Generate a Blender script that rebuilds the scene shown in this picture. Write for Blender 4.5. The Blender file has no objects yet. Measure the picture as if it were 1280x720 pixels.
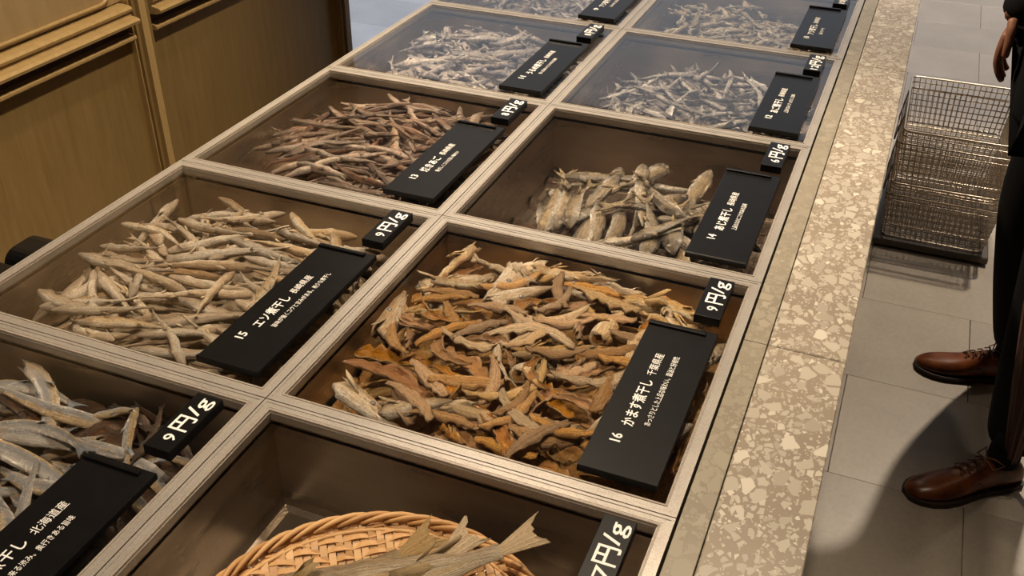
import bpy, math, random
import numpy as np
from mathutils import Vector, Matrix, Euler
PI = math.pi
SC = bpy.context.scene
COL = SC.collection
rnd = random.Random(11)

# ------------------------------------------------------------------ camera
CAM = Vector((0.99842, -0.66794, 1.63327))
F_PX, YAW, PITCH, ROLL = 1242.4, -0.379487, 0.579608, 0.012526
fwd = Vector((math.sin(YAW)*math.cos(PITCH), math.cos(YAW)*math.cos(PITCH), -math.sin(PITCH)))
rt = Vector((math.cos(YAW), -math.sin(YAW), 0)); up = rt.cross(fwd)
R_ = math.cos(ROLL)*rt + math.sin(ROLL)*up
U_ = -math.sin(ROLL)*rt + math.cos(ROLL)*up
cd = bpy.data.cameras.new('camera'); cam = bpy.data.objects.new('camera', cd); COL.objects.link(cam)
cd.sensor_width = 36; cd.lens = F_PX/1280*36; cd.clip_start = .02
m3 = Matrix((R_, U_, -fwd)).transposed()
cam.matrix_world = Matrix.Translation(CAM) @ m3.to_4x4()
SC.camera = cam

def at_z(x, y, z):
    d = fwd + R_*((x-640)/F_PX) - U_*((y-360)/F_PX)
    return CAM + d*((z-CAM.z)/d.z)
def at_y(x, y, Y):
    d = fwd + R_*((x-640)/F_PX) - U_*((y-360)/F_PX)
    return CAM + d*((Y-CAM.y)/d.y)

# ------------------------------------------------------------------ world, lights, exposure
w = bpy.data.worlds.new('world'); SC.world = w; w.use_nodes = True
w.node_tree.nodes['Background'].inputs[0].default_value = (.55, .50, .45, 1)
w.node_tree.nodes['Background'].inputs[1].default_value = .17
def light(name, kind, loc, energy, color, aim=None, size=.1, size_y=None, spot=None, blend=.6):
    l = bpy.data.lights.new(name, kind); l.energy = energy; l.color = color
    o = bpy.data.objects.new(name, l); COL.objects.link(o); o.location = loc
    if kind == 'AREA':
        l.size = size
        if size_y: l.shape = 'RECTANGLE'; l.size_y = size_y
        else: l.shape = 'DISK'
    else: l.shadow_soft_size = size
    if spot: l.spot_size = math.radians(spot); l.spot_blend = blend
    if aim is not None:
        o.rotation_euler = (Vector(aim)-Vector(loc)).to_track_quat('-Z', 'Y').to_euler()
    return o
WARM = (1, .80, .58)
KEYS = [((.45, -.5, 3.0), (.30, -.1, .9), 130), ((.95, .95, 3.0), (.60, .40, .9), 150),
        ((.15, 1.3, 3.0), (.30, .85, .9), 140), ((-.30, 1.85, 3.0), (.55, 1.45, .9), 290)]
for k, (a, b, e) in enumerate(KEYS):
    light('ceiling_spot', 'SPOT', a, e, WARM, b, .05, spot=58, blend=.8)
light('aisle_spot', 'SPOT', (1.75, 3.6, 3.3), 400, (1, .84, .66), (1.25, 2.3, 0), .06, spot=46, blend=.7)
light('aisle_spot', 'SPOT', (2.3, 1.9, 3.3), 26, (1, .84, .66), (1.25, 1.3, .3), .06, spot=50, blend=.8)
light('cabinet_spot', 'SPOT', (.75, .75, 2.9), 175, (1, .80, .52), (-.6, .85, .80), .06, spot=44, blend=.9)
light('shopfront_daylight', 'AREA', (-1.0, 8.9, 2.4), 66, (.76, .85, 1), (-1.0, 0, 2.4), 11.6, 4.1)
light('back_floor_fill', 'SPOT', (-1.6, 5.4, 4.4), 1500, (.62, .73, 1), (-1.5, 4.2, 0), .08, spot=50, blend=.8)  # unseen fill lamp, added to give the far floor a cool daylight tone
light('back_floor_fill', 'SPOT', (1.2, 5.8, 4.4), 800, (1, .90, .82), (1.1, 4.4, 0), .08, spot=50, blend=.8)  # second added fill, out of view, brightens the floor at the back right
SC.view_settings.view_transform = 'Standard'; SC.view_settings.look = 'None'
SC.view_settings.exposure = 0.0; SC.view_settings.gamma = 1.0

# ------------------------------------------------------------------ materials
class NT:
    def __init__(s, name):
        s.m = bpy.data.materials.new(name); s.m.use_nodes = True
        s.t = s.m.node_tree; s.b = s.t.nodes['Principled BSDF']
    def n(s, typ, **kw):
        nd = s.t.nodes.new('ShaderNode'+typ)
        for k, v in kw.items():
            if k.startswith('i_'):
                nd.inputs[k[2:].replace('_', ' ')].default_value = v
            else: setattr(nd, k, v)
        return nd
    def l(s, a, b): s.t.links.new(a, b)
    def ramp(s, fac, stops, interp='LINEAR'):
        r = s.n('ValToRGB'); r.color_ramp.interpolation = interp
        e = r.color_ramp.elements
        while len(e) > 1: e.remove(e[-1])
        e[0].position = stops[0][0]; e[0].color = (*stops[0][1], 1)
        for p, c in stops[1:]:
            q = e.new(p); q.color = (*c, 1)
        s.l(fac, r.inputs[0]); return r.outputs[0]
    def mix(s, f, a, b, mode='MIX'):
        x = s.n('Mix', data_type='RGBA', blend_type=mode)
        for v, i in ((f, 0), (a, 6), (b, 7)):
            if isinstance(v, (int, float)): x.inputs[i].default_value = v
            elif isinstance(v, tuple): x.inputs[i].default_value = (*v, 1)
            else: s.l(v, x.inputs[i])
        return x.outputs[2]
    def noise(s, scale, detail=3, rough=.55, vec=None, dist=0):
        q = s.n('TexNoise'); q.inputs['Scale'].default_value = scale
        q.inputs['Detail'].default_value = detail; q.inputs['Roughness'].default_value = rough
        q.inputs['Distortion'].default_value = dist
        if vec is not None: s.l(vec, q.inputs['Vector'])
        return q.outputs['Fac']
    def obj(s, scale=None):
        tc = s.n('TexCoord'); o = tc.outputs['Object']
        if scale:
            mp = s.n('Mapping'); mp.inputs['Scale'].default_value = scale; s.l(o, mp.inputs['Vector']); o = mp.outputs[0]
        return o
    def bump(s, h, strength=.3, dist=.002):
        b = s.n('Bump'); b.inputs['Strength'].default_value = strength; b.inputs['Distance'].default_value = dist
        s.l(h, b.inputs['Height']); s.l(b.outputs[0], s.b.inputs['Normal'])
    def math(s, op, a, b=0):
        x = s.n('Math', operation=op)
        for v, i in ((a, 0), (b, 1)):
            if isinstance(v, (int, float)): x.inputs[i].default_value = v
            else: s.l(v, x.inputs[i])
        return x.outputs[0]
    def set(s, rough=None, metal=None, color=None, spec=None):
        if rough is not None: s.b.inputs['Roughness'].default_value = rough
        if metal is not None: s.b.inputs['Metallic'].default_value = metal
        if spec is not None: s.b.inputs['Specular IOR Level'].default_value = spec
        if color is not None:
            if isinstance(color, tuple): s.b.inputs['Base Color'].default_value = (*color, 1)
            else: s.l(color, s.b.inputs['Base Color'])
        return s.m
def simple(name, color, rough=.5, metal=0, noise=None, bump=0, spec=None):
    a = NT(name)
    if noise:
        n = a.noise(noise[0], 4, .6, a.obj())
        c = a.ramp(n, [(.3, tuple(v*(1-noise[1]) for v in color)), (.7, tuple(min(1, v*(1+noise[1])) for v in color))])
        a.set(rough, metal, c, spec)
        if bump: a.bump(n, bump, .001)
    else: a.set(rough, metal, color, spec)
    return a.m

def fish_mat(name, back, side, belly, flesh, rough=.42, mott=.35, scale=90, metal=0.0, hue=.25, fin=None, fl=.5):
    """skin coloured by the point attributes dors (-1 belly .. 1 back) and along (>1 fin, >2 torn flesh)"""
    a = NT(name)
    at = a.n('Attribute', attribute_name='dors'); al = a.n('Attribute', attribute_name='along')
    la = a.n('Attribute', attribute_name='lat')
    fv = a.n('CombineXYZ'); oi0 = a.n('ObjectInfo')
    a.l(a.math('ADD', a.math('MULTIPLY', al.outputs['Fac'], 3.2), a.math('MULTIPLY', oi0.outputs['Random'], 50.0)), fv.inputs[0])
    a.l(a.math('MULTIPLY', at.outputs['Fac'], 4.5), fv.inputs[1]); a.l(a.math('MULTIPLY', la.outputs['Fac'], 4.5), fv.inputs[2])
    fib = a.noise(2.6, 6, .72, fv.outputs[0], .3); fib2 = a.noise(.8, 3, .6, fv.outputs[0], .4)
    d = a.math('MULTIPLY_ADD', at.outputs['Fac'], .5); a.t.nodes[-1].inputs[2].default_value = .5
    oi = a.n('ObjectInfo')
    vec = a.n('VectorMath', operation='ADD'); tc = a.n('TexCoord')
    rv = a.n('CombineXYZ'); rr = a.math('MULTIPLY', oi.outputs['Random'], 37.0)
    a.l(rr, rv.inputs[0]); a.l(rr, rv.inputs[1]); a.l(tc.outputs['Object'], vec.inputs[0]); a.l(rv.outputs[0], vec.inputs[1])
    n1 = a.noise(scale, 4, .6, vec.outputs[0]); n2 = a.noise(scale*4, 3, .6, vec.outputs[0])
    dn = a.math('ADD', d, a.math('MULTIPLY', a.math('SUBTRACT', n1, .5), .55))
    c = a.ramp(dn, [(.12, belly), (.42, side), (.62, side), (.80, back)])
    dark = tuple(v*(1-mott) for v in flesh)
    c = a.mix(a.ramp(n1, [(.54, (0, 0, 0)), (.72, (1, 1, 1))]), c, a.mix(.55, c, flesh))
    c = a.mix(a.math('MULTIPLY', a.ramp(n2, [(.35, (1, 1, 1)), (.55, (0, 0, 0))]), mott), c, dark)
    c = a.mix(a.math('MULTIPLY', a.ramp(fib, [(.36, (1, 1, 1)), (.52, (0, 0, 0))]), .75), c, tuple(v*.45 for v in back))
    c = a.mix(a.math('MULTIPLY', a.ramp(fib, [(.54, (0, 0, 0)), (.68, (1, 1, 1))]), .65), c, tuple(min(.95, v*1.18) for v in belly))
    c = a.mix(a.math('MULTIPLY', a.ramp(fib2, [(.52, (0, 0, 0)), (.64, (1, 1, 1))]), fl), c, flesh)
    hd = a.ramp(al.outputs['Fac'], [(.17, (1, 1, 1)), (.21, (0, 0, 0))]); c = a.mix(a.math('MULTIPLY', hd, .45), c, tuple(v*.8 for v in back))
    fincol = fin or tuple(min(1, v*1.05) for v in side)
    c = a.mix(a.ramp(al.outputs['Fac'], [(.99, (0, 0, 0)), (1.0, (1, 1, 1))]), c, c)
    g = a.math('GREATER_THAN', al.outputs['Fac'], 1.02)
    c = a.mix(g, c, a.mix(n2, fincol, tuple(v*.6 for v in fincol)))
    g2 = a.math('GREATER_THAN', al.outputs['Fac'], 1.6)
    c = a.mix(g2, c, a.mix(n1, tuple(v*.35 for v in flesh), tuple(min(1, v*1.25) for v in flesh)))
    hs = a.n('HueSaturation'); a.l(c, hs.inputs['Color'])
    mr = a.n('MapRange'); a.l(oi.outputs['Random'], mr.inputs[0]); mr.inputs[3].default_value = 1-hue; mr.inputs[4].default_value = 1+hue
    a.l(mr.outputs[0], hs.inputs['Value'])
    mr2 = a.n('MapRange'); r2 = a.math('FRACT', a.math('MULTIPLY', oi.outputs['Random'], 7.31))
    a.l(r2, mr2.inputs[0]); mr2.inputs[3].default_value = .75; mr2.inputs[4].default_value = 1.15
    a.l(mr2.outputs[0], hs.inputs['Saturation'])
    a.set(rough, metal, hs.outputs[0], .75)
    rr_ = a.ramp(n1, [(.3, (rough-.12,)*3), (.7, (rough+.25,)*3)]); a.l(rr_, a.b.inputs['Roughness'])
    a.bump(a.math('ADD', a.math('MULTIPLY', fib, 1.6), a.math('ADD', a.math('MULTIPLY', n1, .5), a.math('MULTIPLY', n2, .6))), .9, .0028)
    return a.m

def clear_mat():
    a = NT('clear_acrylic'); t = a.t
    lw = a.n('LayerWeight'); lw.inputs[0].default_value = .5
    p = a.math('POWER', lw.outputs['Facing'], 5.0)
    f = a.math('MULTIPLY_ADD', p, .96); t.nodes[-1].inputs[2].default_value = .04
    tr = a.n('BsdfTransparent'); tr.inputs[0].default_value = (.985, .98, .97, 1)
    gl = a.n('BsdfAnisotropic'); gl.inputs['Roughness'].default_value = .03
    mx = a.n('MixShader'); a.l(f, mx.inputs[0]); a.l(tr.outputs[0], mx.inputs[1]); a.l(gl.outputs[0], mx.inputs[2])
    a.l(mx.outputs[0], t.nodes['Material Output'].inputs[0]); t.nodes.remove(a.b)
    return a.m
def terrazzo(name, base, chips, k=1.0):
    a = NT(name); tc = a.n('TexCoord')
    def layer(scale, thr, off):
        mp = a.n('Mapping'); mp.inputs['Location'].default_value = off; mp.inputs['Scale'].default_value = (1, .8, 1)
        nz = a.n('TexNoise'); nz.inputs['Scale'].default_value = scale*.8; a.l(tc.outputs['Object'], nz.inputs['Vector'])
        mm = a.n('Mix', data_type='VECTOR'); mm.inputs[0].default_value = .006*60/scale
        a.l(tc.outputs['Object'], mm.inputs[4]); a.l(nz.outputs['Color'], mm.inputs[5]); a.l(mm.outputs[1], mp.inputs[0])
        v = a.n('TexVoronoi', distance='CHEBYCHEV' if False else 'EUCLIDEAN', feature='DISTANCE_TO_EDGE'); v.inputs['Scale'].default_value = scale
        c = a.n('TexVoronoi', feature='F1'); c.inputs['Scale'].default_value = scale
        a.l(mp.outputs[0], v.inputs['Vector']); a.l(mp.outputs[0], c.inputs['Vector'])
        sp = a.n('SeparateColor'); a.l(c.outputs['Color'], sp.inputs[0])
        on = a.math('GREATER_THAN', sp.outputs[0], thr)
        th = a.math('MULTIPLY_ADD', sp.outputs[2], .16); a.t.nodes[-1].inputs[2].default_value = .06
        e = a.math('GREATER_THAN', v.outputs['Distance'], th)
        return a.math('MULTIPLY', on, e), sp.outputs[1]
    n = a.noise(9, 3, .5, tc.outputs['Object'])
    c = a.ramp(n, [(.3, tuple(v*.9 for v in base)), (.7, tuple(v*1.08 for v in base))])
    for scale, thr, off in ((260, .60, (3, 1, 0)), (130, .50, (1, 5, 0)), (66, .38, (0, 2, 0))):
        f, r = layer(scale*k, thr, off)
        cc = a.ramp(r, [(0, chips[0]), (.4, chips[1]), (.75, chips[2]), (1, chips[3])])
        c = a.mix(f, c, cc)
    return a.set(.36, 0, c)

M = {}
M['clear'] = clear_mat()
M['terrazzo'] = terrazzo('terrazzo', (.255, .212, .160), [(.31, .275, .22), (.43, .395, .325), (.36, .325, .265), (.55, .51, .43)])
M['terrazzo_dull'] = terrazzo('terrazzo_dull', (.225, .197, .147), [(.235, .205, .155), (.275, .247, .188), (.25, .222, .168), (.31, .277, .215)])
def rim_mat():
    a = NT('frosted_rim'); n = a.noise(700, 3, .7, a.obj()); n2 = a.noise(14, 3, .5, a.obj())
    c = a.ramp(n, [(.35, (.31, .285, .255)), (.7, (.52, .48, .435))]); c = a.mix(.25, c, a.ramp(n2, [(.3, (.25, .225, .195)), (.7, (.50, .46, .41))]))
    a.set(.30, .4, c); a.bump(n, .3, .0006); return a.m
M['rim'] = rim_mat()
M['rim_edge'] = simple('polished_rim_edge', (.40, .35, .30), .22, .3, (300, .15))
def steel():
    a = NT('warm_brushed_steel'); n = a.noise(5, 3, .5, a.obj((1, 1, 6))); n2 = a.noise(300, 2, .5, a.obj((1, 1, .1)))
    a.set(.27, .92, a.ramp(n, [(.3, (.36, .305, .245)), (.7, (.50, .43, .35))]))
    a.l(a.ramp(n, [(.3, (.22,)*3), (.7, (.36,)*3)]), a.b.inputs['Roughness']); a.bump(a.math('ADD', n2, a.math('MULTIPLY', n, 4)), .12, .002); return a.m
M['steel'] = steel()
M['black'] = simple('matt_black_plastic', (.0045, .0045, .005), .30, 0, (60, .2), .03, .28)
M['white'] = simple('white_print', (.80, .79, .76), .6)
def wood(name, c0, c1, rough=.4, s=(6, 6, .6)):
    a = NT(name); n = a.noise(9, 5, .6, a.obj(s), .6); n2 = a.noise(60, 3, .6, a.obj((6, 6, .25)))
    c = a.ramp(a.math('ADD', a.math('MULTIPLY', n, .7), a.math('MULTIPLY', n2, .3)), [(.3, c0), (.7, c1)])
    a.set(rough, 0, c); a.bump(n2, .08, .001); return a.m
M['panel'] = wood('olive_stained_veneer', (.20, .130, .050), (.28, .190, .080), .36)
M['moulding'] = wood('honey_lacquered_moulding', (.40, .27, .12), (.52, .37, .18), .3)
M['darkwood'] = simple('dark_wood_and_shade', (.075, .042, .02), .5, 0, (12, .25))
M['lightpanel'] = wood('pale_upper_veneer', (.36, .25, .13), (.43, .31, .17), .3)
def tile_mat():
    a = NT('stone_floor_tile'); oi = a.n('ObjectInfo'); tc = a.n('TexCoord')
    n = a.noise(4, 5, .6, tc.outputs['Object'], .4); n2 = a.noise(90, 3, .6, tc.outputs['Object'])
    c = a.ramp(n, [(.3, (.33, .285, .23)), (.7, (.43, .375, .305))])
    hs = a.n('HueSaturation'); a.l(c, hs.inputs['Color'])
    mr = a.n('MapRange'); a.l(oi.outputs['Random'], mr.inputs[0]); mr.inputs[3].default_value = .88; mr.inputs[4].default_value = 1.1
    a.l(mr.outputs[0], hs.inputs['Value'])
    a.set(.34, 0, a.mix(.12, hs.outputs[0], a.ramp(n2, [(.3, (.15, .13, .1)), (.7, (.5, .45, .38))]), 'MIX')); a.bump(n, .05, .002); return a.m
M['tile'] = tile_mat()
M['grout'] = simple('grout', (.27, .235, .195), .8)
M['plaster'] = simple('warm_plaster', (.42, .33, .24), .8, 0, (3, .08))
M['ceil'] = simple('brown_ceiling', (.16, .11, .07), .7)
M['wire'] = simple('bright_wire', (.55, .47, .37), .3, .85)
M['wire_dark'] = simple('dark_dolly_plate', (.10, .085, .07), .45, .3)
def bamboo():
    a = NT('bamboo_strip'); n = a.noise(40, 4, .6, a.obj()); n2 = a.noise(500, 2, .6, a.obj()); oi = a.n('ObjectInfo')
    c = a.ramp(a.math('ADD', a.math('MULTIPLY', n, .5), a.math('MULTIPLY', oi.outputs['Random'], .5)), [(.15, (.47, .25, .095)), (.8, (.76, .49, .235))])
    a.set(.45, 0, c); a.bump(n2, .2, .0008); return a.m
M['bamboo'] = bamboo()
M['cloth'] = simple('black_wool', (.008, .008, .009), .9, 0, (300, .3), .2, .15)
M['skin'] = simple('skin', (.33, .15, .09), .5)
M['hair'] = simple('black_hair', (.012, .009, .008), .4)
def leather():
    a = NT('tan_leather'); n = a.noise(22, 4, .6, a.obj()); n2 = a.noise(300, 3, .6, a.obj())
    c = a.ramp(n, [(.32, (.06, .015, .005)), (.66, (.25, .068, .014))])
    a.set(.3, 0, c); a.bump(a.math('ADD', n, a.math('MULTIPLY', n2, .3)), .25, .002); return a.m
M['leather'] = leather()
M['sole'] = simple('dark_sole', (.03, .015, .009), .6)
M['lace'] = simple('brown_lace', (.16, .07, .03), .8)
def umb():
    a = NT('striped_umbrella_cloth'); at = a.n('Attribute', attribute_name='dors')
    s = a.math('SINE', a.math('MULTIPLY', at.outputs['Fac'], 75.0))
    a.set(.75, 0, a.ramp(s, [(.35, (.060, .024, .016)), (.8, (.13, .065, .045))])); return a.m
M['umbrella'] = umb()
M['ochre'] = simple('ochre_cloth', (.21, .135, .055), .8, 0, (40, .3), .4)
def eye_mat():
    a = NT('fish_eye'); tc = a.n('TexCoord'); sx = a.n('SeparateXYZ'); a.l(tc.outputs['Object'], sx.inputs[0])
    c = a.ramp(sx.outputs[2], [(.42, (.50, .42, .30)), (.62, (.62, .55, .42)), (.74, (.03, .02, .015)), (.93, (.20, .19, .18))], 'LINEAR')
    a.set(.15, 0, c); return a.m
M['eye'] = eye_mat()

# ------------------------------------------------------------------ helpers
class MB:
    def __init__(s): s.v = []; s.f = []; s.mi = []
    def add(s, vs, fs, mi=0):
        o = len(s.v); s.v += [tuple(v) for v in vs]; s.f += [tuple(i+o for i in f) for f in fs]; s.mi += [mi]*len(fs)
    def box(s, x0, x1, y0, y1, z0, z1, mi=0, b=0):
        if b:
            # chamfered top edges
            v = [(x0, y0, z0), (x1, y0, z0), (x1, y1, z0), (x0, y1, z0), (x0, y0, z1-b), (x1, y0, z1-b), (x1, y1, z1-b), (x0, y1, z1-b),
                 (x0+b, y0+b, z1), (x1-b, y0+b, z1), (x1-b, y1-b, z1), (x0+b, y1-b, z1)]
            f = [(3, 2, 1, 0)]
            for o in (0, 4):
                for i in range(4): f.append((o+i, o+(i+1) % 4, o+4+(i+1) % 4, o+4+i))
            f.append((8, 9, 10, 11)); s.add(v, f, mi); return
        v = [(x, y, z) for z in (z0, z1) for x, y in ((x0, y0), (x1, y0), (x1, y1), (x0, y1))]
        s.add(v, [(3, 2, 1, 0), (4, 5, 6, 7), (0, 1, 5, 4), (1, 2, 6, 5), (2, 3, 7, 6), (3, 0, 4, 7)], mi)
    def tube(s, pts, r, n=6, mi=0, closed=False, cap=True):
        pts = [Vector(p) for p in pts]; k = len(pts); vs = []; fs = []
        rs = r if isinstance(r, (list, tuple)) else [r]*k
        ref = None
        for i, p in enumerate(pts):
            if closed: t = pts[(i+1) % k]-pts[i-1]
            else: t = pts[min(i+1, k-1)]-pts[max(i-1, 0)]
            t.normalize()
            if ref is None: ref = Vector((0, 0, 1)) if abs(t.z) < .9 else Vector((1, 0, 0))
            a = t.cross(ref).normalized(); b = a.cross(t); ref = b
            for j in range(n):
                q = 2*PI*j/n; vs.append(p+(a*math.cos(q)+b*math.sin(q))*rs[i])
        K = k if closed else k-1
        for i in range(K):
            for j in range(n):
                fs.append((i*n+j, i*n+(j+1) % n, ((i+1) % k)*n+(j+1) % n, ((i+1) % k)*n+j))
        if not closed and cap: fs += [tuple(range(n)), tuple(range((k-1)*n, k*n))[::-1]]
        s.add(vs, fs, mi)
    def mesh(s, name, mats, smooth=False, attrs=None, fixn=True):
        me = bpy.data.meshes.new(name); me.from_pydata(s.v, [], s.f)
        for m in (mats if isinstance(mats, (list, tuple)) else [mats]): me.materials.append(m)
        me.polygons.foreach_set('material_index', s.mi)
        if smooth: me.polygons.foreach_set('use_smooth', [True]*len(s.f))
        if attrs:
            for k, vals in attrs.items():
                at = me.attributes.new(k, 'FLOAT', 'POINT'); at.data.foreach_set('value', vals)
        me.update()
        if fixn:
            import bmesh
            bm = bmesh.new(); bm.from_mesh(me); bmesh.ops.recalc_face_normals(bm, faces=bm.faces); bm.to_mesh(me); bm.free()
        return me
    def obj(s, name, mats, parent=None, smooth=False, attrs=None, loc=(0, 0, 0)):
        return link(name, s.mesh(name, mats, smooth, attrs), parent, loc)
def link(name, data, parent=None, loc=(0, 0, 0), rot=None):
    o = bpy.data.objects.new(name, data); COL.objects.link(o); o.location = loc
    if rot is not None: o.rotation_euler = rot
    if parent: o.parent = parent
    return o
def tag(o, label=None, cat=None, group=None, kind=None):
    if label: o['label'] = label
    if cat: o['category'] = cat
    if group: o['group'] = group
    if kind: o['kind'] = kind
    return o
def empty(name, loc=(0, 0, 0), label=None, cat=None, group=None):
    return tag(link(name, None, None, loc), label, cat, group)
def dup(o, parent=None):
    c = o.copy(); COL.objects.link(c)
    if parent: c.parent = parent
    for ch in o.children: dup(ch, c)
    return c

# ------------------------------------------------------------------ room
def struct(name, mb, mat):
    o = mb.obj(name, mat); o['kind'] = 'structure'; return o
fl = MB(); fl.box(-7, 5, -4, 9.2, -.06, -.006); floor = struct('floor', fl, M['grout'])
# floor tiles (60 x 30 cm), where the camera can see them, joints recessed
TW, TD = .60, .30
tmb = MB(); tmb.box(0, TW-.002, 0, TD-.002, -.0055, 0, 0, .0008); tme = tmb.mesh('floor_tile', M['tile'])
tmb = MB(); tmb.box(0, TW*1-.003, 0, TD*2-.003, -.0055, 0, 0, .0008); tme2 = tmb.mesh('floor_tile', M['tile'])
for j in range(24):
    y = -1.1 + j*.60 if False else -.39 + j*.40
    for i in range(-6, 5):
        x = 1.055 + .13 + (i-.5*(j % 2))*.60 - .13
        if x < -2.6 or x > 2.9: continue
        if y > 8.6: continue
        if (-.4 < x < .3) and y < 2.0: continue
        t = link('floor_tile', tme, floor, (x, y, 0)); t.scale = (1, .3985/.297, 1)
b = MB(); b.box(-7, 5, -4, 9.2, 4.6, 4.7); struct('ceiling', b, M['ceil'])
b = MB(); b.box(-7.1, -7, -4, 9.2, 0, 4.6); struct('wall_left', b, M['plaster'])
b = MB(); b.box(5, 5.1, -4, 9.2, 0, 4.6); struct('wall_right', b, M['plaster'])
b = MB(); b.box(-7, 5, -4.1, -4, 0, 4.6); struct('wall_front', b, M['plaster'])
b = MB(); b.box(-7, -6.8, 9.1, 9.2, 0, 4.6); b.box(4.8, 5, 9.1, 9.2, 0, 4.6); b.box(-6.8, 4.8, 9.1, 9.2, 4.45, 4.6); b.box(-6.8, 4.8, 9.1, 9.2, 0, .25)
struct('wall_back', b, M['plaster'])

# ------------------------------------------------------------------ cabinet on the left
CX = -.60
cab = empty('wall_cabinet', (CX, .9, 0), 'tall olive brown wooden cabinet with raised gold mouldings, behind the fish counter', 'cabinet')
def cpart(name, mb, mat, parent=cab, smooth=False):
    o = mb.obj(name, mat, None, smooth); o.parent = parent
    o.matrix_parent_inverse = Matrix.Translation(-Vector((CX, .9, 0))) if parent is cab else Matrix.Identity(4)
    return o
b = MB(); b.box(CX-.55, CX-.03, -1.7, 1.955, 0, 2.5); cpart('carcass', b, M['darkwood'])
BAYS = [(-1.60, -.74), (-.68, .12), (.18, 1.035), (1.095, 1.90)]
for (y0, y1) in BAYS:
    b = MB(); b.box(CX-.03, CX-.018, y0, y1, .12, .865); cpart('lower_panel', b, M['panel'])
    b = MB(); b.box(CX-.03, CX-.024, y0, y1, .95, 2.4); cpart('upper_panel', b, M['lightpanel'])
    # horizontal mouldings, each with its own profile
    def mould(name, prof, mat=M['moulding'], y0=y0, y1=y1):
        b = MB(); n = len(prof)
        v = [(CX+p, y, z) for y in (y0+.004, y1-.004) for p, z in prof]
        b.add(v, [(i, (i+1) % n, n+(i+1) % n, n+i) for i in range(n)]+[tuple(range(n)), tuple(range(n, 2*n))[::-1]])
        return cpart(name, b, mat)
    mould('rail', [(-.03, .862), (-.012, .862), (-.012, .912), (-.03, .912)], M['darkwood'])  # shadow band under the moulding is put into the rail's dark colour
    mould('bead', [(-.012, .868), (.004, .868), (.008, .8715), (.008, .8765), (.004, .880), (-.012, .881)])
    mould('moulding', [(-.03, .906), (.012, .906), (.026, .910), (.028, .9165), (.022, .921), (.006, .923), (.002, .931), (.010, .934), (.012, .940), (.006, .945), (-.010, .947), (-.03, .947)])
    # rounded frame bead of the upper panel
    pts = []; r = .035; ya, yb, za, zb = y0+.035, y1-.035, .962, 2.3
    for (cy, cz, a0) in ((yb-r, za+r, -90), (yb-r, zb-r, 0), (ya+r, zb-r, 90), (ya+r, za+r, 180)):
        for k in range(7):
            a = math.radians(a0+k*15); pts.append((CX-.014, cy+r*math.cos(a), cz+r*math.sin(a)))
    b = MB(); b.tube(pts, .0045, 6, closed=True); cpart('frame_bead', b, M['moulding'], smooth=True)
for yc in (-1.66, -.71, .15, 1.065, 1.928):
    b = MB(); b.box(CX-.03, CX-.004, yc-.030, yc+.027, 0, 2.45, 0); b.box(CX-.004, CX+.010, yc-.012, yc+.009, 0, 2.45, 0)
    cpart('post', b, M['moulding' if yc < 1.5 else 'panel'])
    b = MB(); b.box(CX-.028, CX+.004, yc-.027, yc-.019, 0, 2.45); b.box(CX-.028, CX+.004, yc+.016, yc+.024, 0, 2.45); cpart('post_bead', b, M['panel'])
b = MB(); b.box(CX-.55, CX+.005, -1.7, 1.957, 2.45, 2.52); cpart('cornice', b, M['moulding'])
b = MB(); b.box(CX-.5, CX-.02, -1.7, 1.95, 0, .12); cpart('plinth', b, M['darkwood'])

# ------------------------------------------------------------------ counter
CW, CL, ZT = .45, .4378, .95
ZC = ZT-.004
ctr = empty('display_counter', (.5, 1, 0), 'long beige terrazzo counter that holds the fish cases', 'counter')
def kid(parent, name, mb, mat, smooth=False, loc=None, attrs=None):
    o = mb.obj(name, mat, None, smooth, attrs); o.parent = parent
    o.location = (loc if loc is not None else Vector((0, 0, 0))) - parent.location if loc is None else loc
    return o
b = MB(); b.box(.02, 1.00, -1.2, 2.75, .06, ZC-.20); kid(ctr, 'counter_body', b, M['panel'])
b = MB(); b.box(.0, .012, -1.2, 2.75, .06, ZC-.002); b.box(.902, .905, -1.2, 2.75, .5, ZC-.035); kid(ctr, 'side_board', b, M['panel'])
ys = [-1.2, -.55, .312, 1.30, 2.05, 2.75]
for k in range(5):
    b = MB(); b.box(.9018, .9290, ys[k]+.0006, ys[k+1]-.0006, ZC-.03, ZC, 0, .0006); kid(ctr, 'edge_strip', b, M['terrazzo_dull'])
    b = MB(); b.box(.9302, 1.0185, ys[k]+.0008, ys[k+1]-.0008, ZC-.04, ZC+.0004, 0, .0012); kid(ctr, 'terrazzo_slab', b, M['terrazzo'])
b = MB(); b.box(.93, 1.0150, -1.2, 2.75, .08, ZC-.041); kid(ctr, 'front_board', b, M['darkwood'])

b = MB(); b.box(.013, .9005, 1.753, 2.75, ZC-.03, ZC); kid(ctr, 'rear_top', b, M['terrazzo_dull'])

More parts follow.
